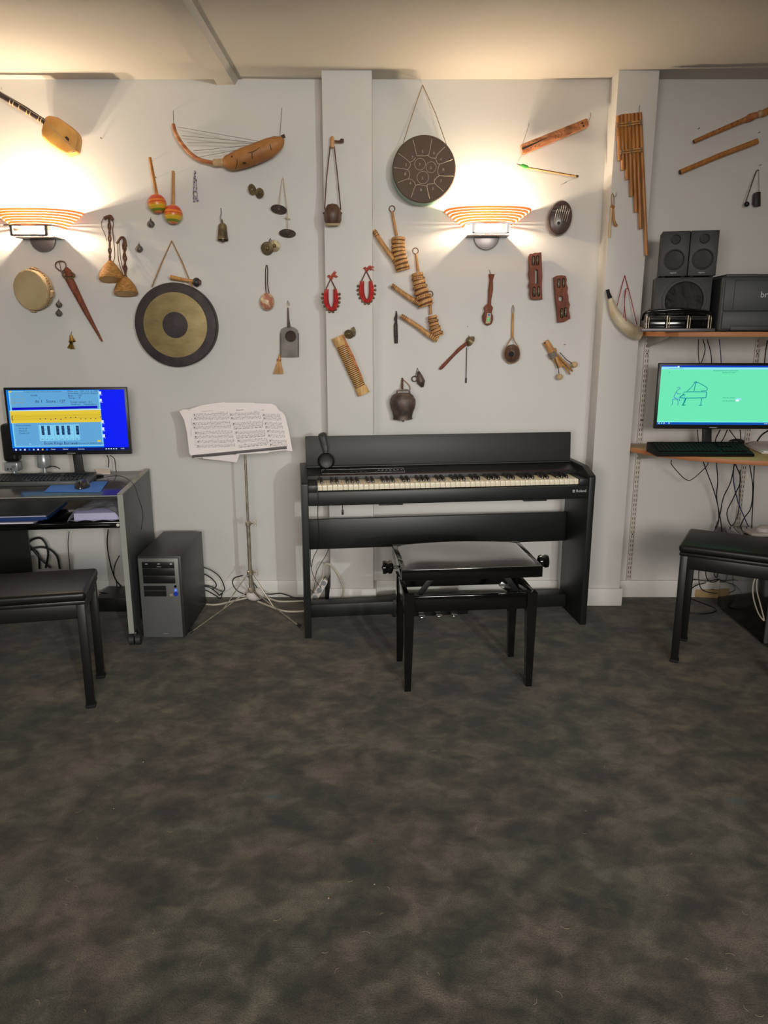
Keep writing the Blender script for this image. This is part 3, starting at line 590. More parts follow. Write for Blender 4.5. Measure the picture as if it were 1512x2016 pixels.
for z, s_ in ((.150,.016),(.240,.017),(.487,.013)):
    MB().lathe([(s_*.7,-.012),(s_,-.008),(s_,.008),(s_*.7,.012)], c0+V((0,0,z)), (0,0,1), 20).build('collar', 'nickel', ms)
for z in (.49,.243,.845):
    m = MB(); m.tube([c0+V((.008,-.004,z)), c0+V((.024,-.006,z))], .0035, 8); 
    for s_ in (-1,1): m.ring(c0+V((.032,-.007,z+s_*.007)), .007, .0022, (0,-1,.2), 14, 0, 6)
    m.build('wing_screw', 'nickel', ms)
# desk of the stand: sloping plane through the lower lip
lipL, lipR = P(382,902,3.485), P(563,884.5,3.525)
ex = (lipR-lipL).normalized(); nn = V((0.09,-.93,.36)).normalized(); ey = nn.cross(ex).normalized(); 
if ey.z < 0: ey = -ey
nn = ex.cross(ey).normalized()
if nn.y > 0: nn = -nn
def onp(x, y, off=0.):                     # point of the desk plane seen at a photo position
    d = P(x,y,3.5)-V((0,0,CAMH)); o = V((0,0,CAMH)); t = ((lipL+nn*off)-o).dot(nn)/d.dot(nn); return o+d*t
m = MB(); a, b = lipL-ex*.005, lipR+ex*.005; m.prism([a, b, b-nn*.0+ey*.002, a+ey*.002], -nn*-.022); m.prism([a+nn*.02, b+nn*.02, b+nn*.02+ey*.010, a+nn*.02+ey*.010], nn*.002, 0); m.build('lip', 'steel', ms)
mid = (lipL+lipR)/2
for s_ in (-1,1):
    m = MB(); m.tube([mid-nn*.006, mid+ex*s_*.16+ey*.12-nn*.006], .003, 6, 0, 0, .5); m.tube([mid+ex*s_*.02-nn*.006, mid+ex*s_*.21+ey*.03-nn*.006], .003, 6, 0, 0, .5); m.build('desk_arm', 'nickel', ms)
m = MB(); m.tube([c0+V((0,0,.84)), mid-nn*.008+ey*.0, mid-nn*.008+ey*.20], .0045, 8); m.build('desk_upright', 'nickel', ms)
def sheet(label, pts, off, staves=None, cat='sheet music', name='sheet_music', grp='sheets of music on the stand', marks=True, seed=1, curl=None):
    random.seed(seed); m = MB(); n = len(pts)
    m.prism([onp(x,y,off) for x,y in pts], nn*.0007)
    if staves:
        for si, ((x0,y0),(x1,y1),dark) in enumerate(staves):
            for k in range(5):
                dy = (k-2)*1.35; m.tube([onp(x0,y0+dy,off+.0011), onp(x1,y1+dy,off+.0011)], .00022, 3, mt=1)
            cnt = int(abs(x1-x0)/3.0)
            for q in range(cnt):
                t = (q+.5)/cnt; x = x0+(x1-x0)*t; y = y0+(y1-y0)*t+random.uniform(-2.5,2.5)
                c = onp(x,y,off+.0014); m.box(c, (.0032,.0006,.0022), 2 if dark and q%2 else 1)
                if q % 2: m.box(onp(x+.8,y-2,off+.0014), (.0006,.0006,.009), 1)
            if dark:
                for q in range(7): t = (q+.15)/7; m.tube([onp(x0+(x1-x0)*t,y0+(y1-y0)*t+3,off+.0014), onp(x0+(x1-x0)*(t+.09),y0+(y1-y0)*(t+.09)+2.6,off+.0014)], .0009, 4, mt=2)
            m.tube([onp(x0,y0-3,off+.0012), onp(x0,y0+3,off+.0012)], .0005, 3, mt=1); m.tube([onp(x1,y1-3,off+.0012), onp(x1,y1+3,off+.0012)], .0005, 3, mt=1)
            if not dark or si % 2 == 0: m.ball(onp(x0+2.2,y0-.5,off+.0014), (.0022,.0006,.0045), 2, 6)
    return m
def O(x, y): return (340+x*.17196, 780+y*.17196)
yshift = lambda L: [O(a,b) for a,b in L]
m = sheet('', yshift([(1150,100),(1215,160),(1258,185),(1290,230),(1330,400),(1372,630),(1300,622),(1200,300)]), .001); tag(m.build('sheet_music','paper'), 'rearmost white sheet showing only its curled right edge on the music stand', 'sheet music', 'sheets of music on the stand')
m = sheet('', yshift([(75,170),(160,160),(300,200),(300,690),(225,700),(190,655),(165,420),(130,270)]), .001); tag(m.build('sheet_music','paper'), 'rear white sheet peeping out at the left side of the music stand', 'sheet music', 'sheets of music on the stand')
st3 = [(O(1030,218),O(1225,222)),(O(1040,258),O(1240,262)),(O(1052,315),O(1245,318)),(O(1062,355),O(1258,358)),(O(1080,405),O(1275,412)),(O(1092,455),O(1285,460)),(O(1105,515),O(1300,518)),(O(1112,558),O(1308,562))]
m = sheet('', yshift([(920,82),(1130,88),(1180,110),(1225,170),(1275,380),(1325,615),(1090,640),(990,300)]), .0025, [(a,b,False) for a,b in st3], seed=5); m.text('3.  Adagio', .006, onp(*O(990,165),.004), ex, ey, 1); tag(m.build('sheet_music',['paper','ink','inkd']), 'right-hand page of piano music on the music stand', 'sheet music', 'sheets of music on the stand')
st2 = [(O(655,212),O(990,195),0),(O(665,255),O(1005,240),0),(O(685,320),O(1035,303),0),(O(700,362),O(1030,338),1),(O(715,420),O(1055,405),0),(O(730,466),O(1058,440),1),(O(742,515),O(1080,498),0),(O(760,572),O(1090,538),1)]
m = sheet('', yshift([(600,76),(760,74),(935,78),(975,150),(1030,340),(1110,600),(1100,650),(725,668),(690,420),(640,200)]), .004, [(a,b,bool(c)) for a,b,c in st2], seed=6); m.text('Allegretto', .0085, onp(*O(725,168),.0055), ex, ey, 2); m.text('Piano', .0055, onp(*O(935,178),.0055), ex, ey, 1); tag(m.build('sheet_music',['paper','ink','inkd']), 'middle page of piano music, the one with heaviest dark beams, on the music stand', 'sheet music', 'sheets of music on the stand')
st1 = [(O(238,218),O(628,205)),(O(245,258),O(645,248)),(O(232,318),O(655,305)),(O(238,362),O(668,350)),(O(255,425),O(680,408)),(O(252,470),O(690,460)),(O(280,525),O(700,512)),(O(278,575),O(712,562))]
m = sheet('', yshift([(105,155),(190,150),(330,105),(480,82),(600,68),(635,160),(680,380),(738,625),(735,655),(500,680),(245,712),(205,660),(190,500),(150,300)]), .0055, [(a,b,False) for a,b in st1], seed=8); m.text('Sonatine Op. 36  N. 2', .0058, onp(*O(335,180),.007), ex, ey, 1); m.text('Andante', .0058, onp(*O(542,186),.007), ex, ey, 1)
for a in ((222,318),(215,440),(262,548)): m.tube([onp(*O(a[0],a[1]-70),.007), onp(*O(a[0]-8,a[1]-25),.007), onp(*O(a[0],a[1]+20),.007)], .0005, 4, 4, mt=1)
tag(m.build('sheet_music',['paper','ink','inkd']), 'large left-hand page of piano music on the music stand', 'sheet music', 'sheets of music on the stand')
m = MB(); m.tube([onp(*O(178,150),.008), onp(*O(180,162),.008), onp(*O(200,158),.008), onp(*O(200,142),.008), onp(*O(185,138),.008)], .0007, 6, 3); tag(m.build('paper_clip','nickel'), 'tiny metal paper clip on the top left corner of the music', 'paper clip')
m = MB(); q = [P(398,896,3.53), P(400,903,3.53), P(466,910,3.53), P(472,893,3.53)]; m.prism(q, (0,.0007,0)); tag(m.build('sheet_music','paper'), 'loose white sheet hanging down below the lip of the music stand', 'sheet music', 'sheets of music on the stand')
# ---------- shelves and slotted rails
def shelf(label, z, pts, th=.022):
    r = thing('wall_shelf', label, 'shelf', (1.7,3.6,z), 0)
    m = MB(); m.prism([(x,y,z) for x,y in pts], (0,0,-th), 0, .003)
    o = m.build('board', ['shelf','shelfe'], r)
    for p in o.data.polygons:
        if abs(p.normal.z) < .5: p.material_index = 1
    for x in (1.306, 1.855):
        MB().prism([(x-.004,3.835,z-th),(x-.004,3.835,z-th-.055),(x-.004,3.6,z-th-.012),(x-.004,3.56,z-th)], (.008,0,0), 0, .001).build('bracket', 'rail', r)
    return r
shelf('upper pine wall shelf holding the loudspeakers and printer', 1.388, [(1.2225,3.848),(1.2225,3.66),(1.24,3.52),(1.30,3.43),(1.42,3.37),(1.54,3.345),(2.5,3.30),(2.5,3.848)])
shelf('lower pine wall shelf holding the green-screen monitor', .829, [(1.2225,3.848),(1.2225,3.71),(1.25,3.65),(1.31,3.56),(1.41,3.46),(1.55,3.38),(1.72,3.32),(2.0,3.28),(2.5,3.26),(2.5,3.848)])
for x, lab in ((1.306,'white slotted shelf rail beside the right pillar'),(1.855,'white slotted shelf rail behind the hanging cables at the right edge')):
    m = MB(); m.bb((x-.0125,3.838,.088),(x+.0125,3.8505,1.50), 0, .002)
    z = .11
    while z < 1.49:
        for s_ in (-.0055,.0055): m.bb((x+s_-.0014,3.8372,z),(x+s_+.0014,3.8382,z+.014), 1)
        z += .0245
    for zz in (.35,.95,1.28): m.cyl((x,3.839,zz),(x,3.8355,zz),.004,n=10,mt=1)
    tag(m.build('shelf_rail', ['rail','slot']), lab, 'shelf rail')
# loudspeakers
ra = math.radians(-15); ca, sa = math.cos(ra), math.sin(ra)
def circ_driver(m, c, R, mt_ring, mt_cone, depth=.012):
    m.lathe([(R*1.16,.0),(R*1.14,.006),(R*1.0,.008),(R*.96,.0),(R*.7,-depth),(R*.25,-depth*1.1),(R*.2,-depth*.6),(0,-depth*.4)], c, OUT, 36, mts=[mt_ring,mt_ring,mt_ring,mt_cone,mt_cone,mt_cone,mt_cone])
r = thing('subwoofer', 'large square black bass loudspeaker standing on the upper shelf', 'loudspeaker', (1.222,3.555,1.389), ra)
MB().bb((0,.006,0),(.24,.165,.235), bev=.003).build('cabinet', 'plast2', r, True)
m = MB(); circ_driver(m, (.128,.006,.135), .082, 0, 1, .0); m.build('driver', ['plast2','cone'], r, True)
base = Matrix.Translation(V((1.222,3.555,1.389))) @ Matrix.Rotation(ra,4,'Z')
for i, (lab, x0) in enumerate((('small two-way black loudspeaker, the left of the pair on the subwoofer',.014),('small two-way black loudspeaker, the right of the pair on the subwoofer',.133))):
    r = thing('loudspeaker', lab, 'loudspeaker', tuple(base @ V((x0,.003,.236))), ra, 'pair of small loudspeakers on the subwoofer')
    MB().bb((0,.004,.004),(.117,.14,.195), bev=.003).build('cabinet', 'plast2', r, True)
    m = MB(); [m.bb((a_,b_,0),(a_+.015,b_+.015,.005)) for a_ in (.01,.092) for b_ in (.01,.115)]; m.build('foot_pads','cone',r,True)
    m = MB(); circ_driver(m, (.058,.004,.075), .039, 0, 1); m.build('woofer', ['plast2','cone'], r, True)
    m = MB(); circ_driver(m, (.058,.004,.16), .018, 0, 1, .004); m.build('tweeter', ['plast2','cone'], r, True)
    m = MB(); m.text('logitech', .0085, (.058,.0034,.016), ext=.0002, align='CENTER'); m.build('lettering', 'letter', r, True)
# printer
r = thing('printer', 'dark grey box printer on the upper shelf, cut off by the right edge', 'printer', (1.484,3.455,1.389), math.radians(-6))
m = MB(); m.bb((0,.012,.0),(.40,.33,.235), bev=.012, seg=3); m.build('body', 'printer', r, True)
MB().bb((.012,.0,.010),(.39,.02,.086), bev=.004).build('paper_tray', 'printer', r, True)
MB().bb((.012,.002,.088),(.39,.02,.222), bev=.004).build('front_cover', 'printer', r, True)
m = MB(); m.bb((.05,-.003,.004),(.35,.003,.024), bev=.002); m.build('tray_handle', 'plast2', r, True)
m = MB(); m.box((.052,-.0001,.155), (.0012,.0006,.12), 0); m.box((.2,-.0001,.216), (.30,.0006,.0012)); m.build('groove', 'cone', r, True)
m = MB(); m.text('brother', .036, (.162,.0012,.145), ext=.0004); m.build('lettering', 'letter', r, True)
MB().bb((.02,.03,.233),(.38,.32,.245), bev=.005).build('lid', 'printer', r, True)
# heavy-duty hole punch
r = thing('hole_punch', 'long black and chrome hole punch lying before the subwoofer', 'hole punch', (1.30,3.435,1.389), math.radians(-8))
x0 = -.155; w_ = .285
MB().bb((x0-.01,-.045,0),(x0+w_+.012,.05,.014), bev=.003).build('base', 'steel', r, True)
m = MB(); m.tube([(x0,-.02,.062),(x0+w_,-.02,.062)], .0028, 8); m.tube([(x0,-.02,.054),(x0+w_,-.02,.054)], .0018, 8); m.build('slide_bar', 'chrome', r, True)
for k in range(4):
    x = x0+.012+k*(w_-.024)/3; m = MB(); m.cyl((x,-.02,.014),(x,-.02,.068),.0032); m.cyl((x+.010,-.02,.014),(x+.010,-.02,.060),.0018); m.build('punch_pin', 'nickel', r, True)
m = MB(); m.bb((x0+.01,.0,.014),(x0+w_-.01,.03,.05), bev=.003); m.build('back_bar', 'gloss', r, True)
m = MB(); m.tube([(x0,.02,.05),(x0+.01,-.0,.082),(x0+.09,-.012,.09),(x0+.14,-.015,.094),(x0+.20,-.012,.09),(x0+w_-.01,0,.080),(x0+w_,.02,.05)], .007, 10, 5); m.tube([(x0+.02,.0,.072),(x0+.1,-.005,.078),(x0+.18,-.005,.078),(x0+w_-.02,0,.070)], .006, 8, 4); m.build('lever', 'gloss', r, True)
# papers on the right of the lower shelf
for i, (lab, dz, o1) in enumerate((('lower of two white sheets overhanging beside the black keyboard',.0,0),('upper of two white sheets overhanging beside the black keyboard',.006,.015))):
    pts = [G(1466+o1*300,878,.831), G(1500+o1*200,893,.831), G(1560,896,.831), G(1580,872,.831), G(1490,868,.831)]
    tag(MB().prism([q+V((0,0,dz)) for q in pts], (0,0,.005), 0, .001).build('paper_sheet', 'paper'), lab, 'paper', 'sheets beside the black keyboard')
r = thing('computer_mouse', 'flat black mouse behind the keyboard on the lower wooden shelf', 'mouse', G(1450,872,.83), 0.3)
m = MB(); m.ball((0,0,0), (.055,.03,.026), 0, 20); m.v = [V((v.x, v.y, max(v.z, 0))) for v in m.v]; m.build('shell', 'plast', r, True)
# ---------- cables
def cable(label, pts, r=.0028, mt='cable', grp=None, name='cable', sub=6):
    m = MB(); m.tube([p if isinstance(p, Vector) else P(*p) for p in pts], r, 8, sub); tag(m.build(name, mt), label, 'cable', grp)
g = 'cables under the lower wooden shelf'
lb = 'thin black cable hanging between the lower wooden shelf and the floor'
cable('black cable sagging in one loop under the left end of the lower shelf', [(1322,906,3.62),(1322,914,3.64),(1335,930,3.7),(1350,944,3.72),(1362,944,3.72),(1382,927,3.7),(1393,915,3.66),(1393,908,3.6)], .0022)
Q = [
 [(1384,908,3.65),(1392,930,3.7),(1405,965,3.75),(1414,1000,3.76),(1414,1030,3.77),(1405,1048,3.77)],
 [(1410,908,3.65),(1413,945,3.7),(1411,980,3.75),(1418,1020,3.77),(1423,1060,3.78)],
 [(1446,914,3.6),(1438,950,3.68),(1424,980,3.74),(1417,1015,3.78),(1408,1040,3.78)],
 [(1448,914,3.6),(1458,945,3.65),(1444,980,3.7),(1431,1010,3.73),(1440,1035,3.74),(1452,1015,3.75),(1456,980,3.78),(1457,925,3.78)],
 [(1476,916,3.6),(1482,960,3.66),(1478,1000,3.7),(1465,1020,3.72),(1456,1040,3.74)],
 [(1485,917,3.6),(1483,970,3.66),(1481,1010,3.68),(1480,1038,3.69)]]
for q in Q: cable(lb, q, .0026, 'cable', g)
cable('dark blue cable hanging from the lower shelf among black ones', [(1445,914,3.62),(1444,945,3.7),(1452,985,3.75),(1466,1020,3.76),(1474,1038,3.74)], .0026, 'bcable')
lb2 = 'black cable hanging behind the right monitor from the upper shelf'
for q in ([(1375,668,3.72),(1375,700,3.74),(1379,716,3.74),(1388,690,3.74),(1384,668,3.72)],[(1392,668,3.72),(1400,700,3.74),(1402,760,3.75)]): cable(lb2, q, .0022, 'cable', 'cables under the upper shelf')
cable('blue cable hanging from the upper shelf under the printer', [(1416,668,3.72),(1419,700,3.74),(1422,760,3.75)], .0022, 'bcable')
cable('dark cable hanging under the upper shelf at the right edge', [(1511,670,3.74),(1507,695,3.75),(1503,740,3.76)], .003, 'cable')
lb3 = 'black cable looping between monitor foot and mouse on the lower shelf'
for q in ([(1418,846,3.66),(1410,862,3.68),(1408,872,3.66)],[(1432,846,3.68),(1425,862,3.69),(1418,872,3.66),(1411,874,3.62)],[(1436,846,3.69),(1446,860,3.69),(1454,871,3.64)],[(1457,846,3.7),(1458,860,3.7),(1459,873,3.65)]): cable(lb3, q, .0026, 'cable', 'cables behind the right monitor')
cable('thin black cable below the left half of the right monitor', [(1373,846,3.72),(1374,858,3.74),(1375,872,3.70)], .002)
cable('thick black cable arching down at the right edge beside the white sheets', [(1512,848,3.7),(1500,856,3.68),(1491,868,3.62)], .004)
cable('thin black cord in loops behind the subwoofer', [(1388,594,3.66),(1391,602,3.68),(1386,610,3.69),(1391,604,3.7),(1385,598,3.7),(1384,614,3.7)], .0014)
# under right stool: power strip and its cables
r = thing('power_strip', 'beige power strip lying by the baseboard under the right stool', 'power strip', G(1395,1180,0)+V((0,.05,0)), math.radians(-10))
MB().bb((-.06,-.03,.0),(.07,.03,.045), bev=.006).build('body', 'ecru', r, True); m = MB(); [m.cyl((x,0,.045),(x,0,.047),.016) for x in (-.03,.03)]; m.build('socket', 'cone', r, True)
lb4 = 'black cable curling on the floor around the beige power strip'
for q in ([(1385,1095,3.78),(1376,1125,3.79),(1377,1150,3.77),(1384,1162,3.72),(1400,1167,3.69),(1412,1168,3.66)],[(1402,1100,3.79),(1390,1118,3.79),(1392,1140,3.78),(1405,1146,3.74),(1420,1138,3.76)],[(1354,1143,3.80),(1370,1141,3.80),(1392,1144,3.78),(1415,1140,3.74)],[(1353,1172,3.74),(1366,1155,3.78),(1390,1147,3.78)]): cable(lb4, q, .0028, 'cable', 'cables around the beige power strip')
cable('black cable lying in a wide loop on carpet behind the right stool', [G(1354,1176,.004),G(1385,1188,.004),G(1405,1196,.004),G(1410,1202,.004),G(1400,1207,.004),G(1375,1209,.004),G(1350,1206,.004)], .003)
cable('black cable twisting down beside the tower to the beige power strip', [(1408,1102,3.76),(1412,1118,3.77),(1406,1130,3.77),(1411,1137,3.76),(1414,1120,3.75),(1413,1102,3.76)], .0025)
cable('white cable hanging in a double loop before the black tower', [(1494,1112,3.15),(1490,1130,3.15),(1483,1150,3.15),(1483,1175,3.15),(1492,1205,3.15),(1502,1220,3.15),(1504,1218,3.15),(1497,1190,3.15),(1490,1160,3.15),(1492,1130,3.15),(1498,1112,3.15)], .003, 'wcable')
# music stand area
cable('white cable on carpet from the tower to the white plug', [G(386,1178,.006),G(396,1186,.006),G(410,1190,.006),G(430,1190,.006),G(460,1183,.006),G(492,1176,.008)], .005, 'wcable')
cable('upper white cable running right from the white plug to the piano', [G(518,1174,.008),G(535,1180,.006),G(550,1184,.006),G(575,1184,.006),G(600,1183,.006),G(625,1184,.006)], .005, 'wcable')
cable('lower white cable running right from the white plug to the piano', [G(508,1184,.01),G(530,1193,.006),G(555,1202,.006),G(575,1204,.006),G(602,1203,.006),G(630,1202,.006)], .005, 'wcable')
r = thing('extension_plug', 'rounded white plug on the carpet behind the music stand', 'plug', G(502,1186,0)+V((0,.03,0)), .5)
MB().ball((0,0,.034), (.052,.032,.034), 0, 24).build('housing', 'white', r, True); MB().cyl((.05,0,.034),(.075,0,.02),.012,.007).build('strain_relief', 'white', r, True)
lb5 = 'black cable curving out from behind the grey computer tower'
for q in ([(385,1096,3.74),(392,1112,3.75),(395,1130,3.76),(393,1150,3.77),(388,1160,3.77)],[(386,1116,3.74),(410,1120,3.75),(432,1135,3.76),(442,1158,3.77),(436,1164,3.77),(415,1155,3.76),(386,1152,3.74)],[(387,1129,3.74),(402,1130,3.76),(418,1140,3.77),(426,1152,3.77),(420,1160,3.78)],[(388,1155,3.74),(410,1156,3.75),(425,1165,3.76),(432,1172,3.74),(436,1168,3.72)],[(388,1168,3.74),(400,1176,3.72),(408,1185,3.68),(398,1192,3.63),(386,1196,3.6)],[(386,1158,3.74),(405,1162,3.74),(424,1172,3.72),(434,1178,3.70),(438,1166,3.76)]): cable(lb5, q, .0028, 'cable', 'cables behind the grey tower')
cable('black cable looping behind the music stand to the piano', [(478,1133,3.83),(462,1138,3.83),(458,1148,3.83),(466,1162,3.82),(482,1170,3.82),(496,1172,3.8)], .0028)
cable('black cable falling from the stand legs along the baseboard to the piano', [(487,1134,3.83),(500,1148,3.83),(512,1164,3.82),(530,1170,3.80),(555,1169,3.8),(580,1177,3.77),(606,1182,3.74)], .0028)
cable('thin black cable from desk rear down the side of the desk panel', [(210,896,3.72),(214,905,3.73),(213,920,3.74)], .0024)
cable('second thin black cable below the right corner of the left monitor', [(216,896,3.72),(225,903,3.72),(227,915,3.73),(229,930,3.72)], .0022)
lb6 = 'black cable in loops under the desk'
for q in ([(36,1048,3.72),(48,1062,3.75),(62,1078,3.77),(80,1100,3.78),(100,1118,3.78)],[(33,1103,3.70),(45,1085,3.74),(60,1065,3.77),(78,1059,3.78),(90,1070,3.78),(95,1090,3.78),(90,1118,3.78)],[(30,1108,3.72),(50,1090,3.76),(72,1078,3.78),(95,1080,3.79),(112,1095,3.79),(118,1120,3.79)],[(28,1098,3.70),(42,1095,3.76),(60,1082,3.79),(75,1090,3.79),(78,1120,3.79)]): cable(lb6, q, .0055, 'cable', 'cables in loops under the desk')
cable('thin black cable hanging straight under the middle of the desk', [(136,1046,3.74),(134,1070,3.76),(136,1100,3.77),(139,1130,3.78)], .0022)
cable('black cable under the desk, bowed, beside the right desk panel', [(213,1043,3.72),(211,1070,3.75),(216,1105,3.77),(226,1138,3.79),(240,1157,3.80)], .003)
cable('short black cable crossing the bowed one under the desk', [(235,1094,3.74),(227,1110,3.77),(224,1130,3.79),(230,1150,3.8),(226,1166,3.8)], .0024)
cable('black cord arching behind the grey keyboard', [(90,922,3.64),(100,918,3.66),(110,919,3.67),(118,923,3.66)], .0022)
tag(MB().bb((P(190,1200,3.62).x,3.62,0),(P(256,1200,3.62).x,3.80,.075), 0, .006).build('cable_box', 'plast'), 'low black box on the carpet under the desk, cables lying on top', 'box')
lb7 = 'black cable lying on top of the low black box under the desk'
for dy in (0,4): cable(lb7, [P(196,1166+dy,3.70),P(210,1168+dy,3.69),P(228,1171+dy*.5,3.70),P(244,1170+dy*.5,3.71)], .003, 'cable', 'cables on the low black box')
# behind the piano
r = thing('power_strip', 'white power strip leaning against the wall behind the left end of the piano', 'power strip', P(628,1185,3.70))
p0, p1 = P(616,1182,3.70), P(648,1128,3.70); d = (p1-p0).normalized()
m = MB(); R = Matrix((d, V((0,1,0)), d.cross(V((0,1,0))))).transposed(); m.box((p0+p1)/2+d*-.02, ((p1-p0).length*.8,.04,.038), 0, .006, R); m.build('body', 'white', r)
m = MB()
for k in (.15,.4,.65): m.cyl(p0+d*k*.18+V((0,-.021,0)), p0+d*k*.18+V((0,-.023,0)), .014, n=14)
m.build('socket', 'silver', r)
r = thing('black_adapter', 'slim black adapter standing on edge beside the white power strip', 'adapter', P(642,1185,3.70)); m = MB(); m.prism([P(640,1184,3.68),P(640,1158,3.68),P(650,1130,3.68),P(650,1150,3.68),P(647,1184,3.68)], (0,.04,0), 0, .004); m.build('body', 'plast', r)
cable('white cable arching from the power strip down to the baseboard', [(640,1150,3.72),(636,1130,3.71),(640,1112,3.71),(650,1112,3.705),(664,1128,3.70),(674,1150,3.69),(676,1168,3.69),(668,1186,3.69)], .005, 'wcable')
lb8 = 'thin black cable dangling behind the left end of the piano'
for q in ([(648,1079,3.67),(640,1096,3.68),(630,1112,3.69),(622,1130,3.69),(620,1148,3.68),(616,1168,3.66)],[(611,1082,3.62),(612,1115,3.66),(620,1140,3.67),(632,1158,3.68)],[(609,1158,3.66),(618,1167,3.68),(630,1165,3.68),(632,1150,3.68),(640,1135,3.68)]): cable(lb8, q, .0016, 'cable', 'thin cables behind the piano')
# lint fibres on the carpet
random.seed(11); m = MB()
for k in range(46):
    px, py = random.uniform(20,1490), random.uniform(1400,2000); c = G(px,py,.0015); a = random.uniform(0,6.28); L = random.uniform(.006,.022)
    pts = [c+V((math.cos(a+t*.9)*L*t, math.sin(a+t*.9)*L*t, 0)) for t in (0,.35,.7,1)]; m.tube(pts, .00028, 4, 3)
for px, py in ((647,1768),(737,1741),(282,1500),(224,1592)): m.ball(G(px,py,.002), (.0022,.0014,.0014), 0, 8)
m.ball(G(731,1656,.002), (.0022,.0016,.0014), 1, 8); tag(m.build('carpet_lint', ['cream','red']), 'scattered pale lint fibres and crumbs on the dark carpet', 'lint', kind='stuff')
# ---------- wall sconces
def sconce(label, px, py, ex_):
    # px,py: photo centre of the round wall plate
    c = P(px, py, WALL); r = thing('wall_sconce', label, 'wall lamp', c)
    X0, Z0 = c.x, c.z
    pts = [(X0+.060*math.cos(a), Z0+.006+.060*math.sin(a)) for a in [math.pi+math.pi*k/24 for k in range(25)]]
    m = MB(); m.prism([(x,WALL-.022,z) for x,z in pts], (0,.022,0), 0, .003); m.prism([(X0-.060,WALL-.022,Z0+.006),(X0-.052,WALL-.022,Z0+.030),(X0+.052,WALL-.022,Z0+.030),(X0+.060,WALL-.022,Z0+.006)], (0,.022,0), 0, .002); m.build('wall_plate', 'dwall', r)
    d = .155                                    # how far the bracket reaches out
    yb = WALL-d; zt = Z0+.052; zb = Z0+.008
    m = MB()
    m.box((X0,yb,zb), (.168,.010,.008)); m.box((X0-.080,yb,(zb+zt)/2), (.012,.010,zt-zb)); m.box((X0+.080,yb,(zb+zt)/2), (.012,.010,zt-zb))
    for s_ in (-1,1): m.box((X0+s_*.108,(yb+WALL)/2,zt), (.008,d,.005))
    m.box((X0,yb,zt-.0005), (.224,.012,.006))
    m.build('bracket', 'dwall', r)
    m = MB(); m.lathe([(0,0),(.010,0),(.010,.006),(.006,.010),(0,.012)], (X0,WALL-.022,Z0+.017), OUT, 16); m.build('fixing_nut', 'chrome', r)
    n = 7
    for k in range(n):
        t = k/(n-1); hw = .112+.088*t; dp = d+.004+.012*t; z = zt+.003+.064*t
        pts = []
        for q in range(25):
            a = math.pi*q/24; ca_ = math.copysign(abs(math.cos(a))**.75, math.cos(a)); sa_ = abs(math.sin(a))**.75
            pts.append(V((X0-hw*ca_, WALL-.001-dp*sa_, z)))
        m = MB(); o = []
        for i in range(len(pts)):
            nx = (pts[min(i+1,24)]-pts[max(i-1,0)]).normalized(); nrm = V((nx.y,-nx.x,0)); o.append(nrm)
        vs = []; fs = []
        for i, p_ in enumerate(pts):
            for (dz, dn) in ((-.0047,0),(.0047,.003),(.0047,.006),(-.0047,.003)): vs.append(p_+o[i]*dn*-1*(-1)+V((0,0,dz)))
        for i in range(24):
            for q in range(4): fs.append([i*4+q, i*4+(q+1)%4, (i+1)*4+(q+1)%4, (i+1)*4+q])
        fs += [[0,1,2,3],[96,99,98,97]]
        m.add(vs, fs); m.build('slat', 'slat', r)
    # bottom tray closing the shade under the bulb
    m = MB(); m.box((X0,WALL-.045,zb-.001), (.200,.09,.004)); m.build('tray', 'dwall', r)
    m = MB(); m.tube([(X0-.055,WALL-.095,zt+.004),(X0+.055,WALL-.095,zt+.004)], .006, 10); m.build('bulb', 'bulb', r)
    for s_ in (-1,1): m = MB(); m.box((X0+s_*.066,WALL-.095,zt-.002), (.012,.014,.03)); m.build('bulb_holder', 'white', r)
    for s_ in (-.035,.035):
        L = bpy.data.lights.new('bulb_light', 'POINT'); L.energy = LAMP; L.color = (1.0,.80,.56); L.shadow_soft_size = .010
        lo = bpy.data.objects.new('bulb_light', L); COL.objects.link(lo); lo.location = (X0+s_, WALL-.095, zt+.013)
    return r
LAMP = 15.5
sconce('lit slatted wall lamp on the left, above the round frame drum', 87, 474, 0)
LAMP = 8.5
sconce('lit slatted wall lamp between the steel tongue drum and the oval kalimba', 957, 470, 0)
# ---------- instruments: helpers
def wt(name, label, cat, x, y, Y=WALL-.01, group=None): return thing(name, label, cat, P(x,y,Y), 0, group)
def tub(r, name, mt, pts, rad, Y=WALL-.01, n=8, sub=1, flat=1., lab=None):
    m = MB(); pp = [P(p[0],p[1],p[2] if len(p) > 2 else Y) for p in pts]; s = S(pts[0][1],Y)
    rr = [q*s for q in rad] if isinstance(rad,(list,tuple)) else rad*s
    m.tube(pp, rr, n, sub, 0, flat); o = m.build(name, mt, r)
    if lab: o['label'] = lab
    return o
def bal(r, name, mt, x, y, rx, ry=None, Y=WALL-.03, rd=None, rot=0., n=20):
    s = S(y,Y); ry = ry or rx; rd = rd or rx; m = MB(); m.ball(P(x,y,Y), (rx*s, rd*s, ry*s), 0, n, Matrix.Rotation(rot,3,'Y')); return m.build(name, mt, r)
W = WALL
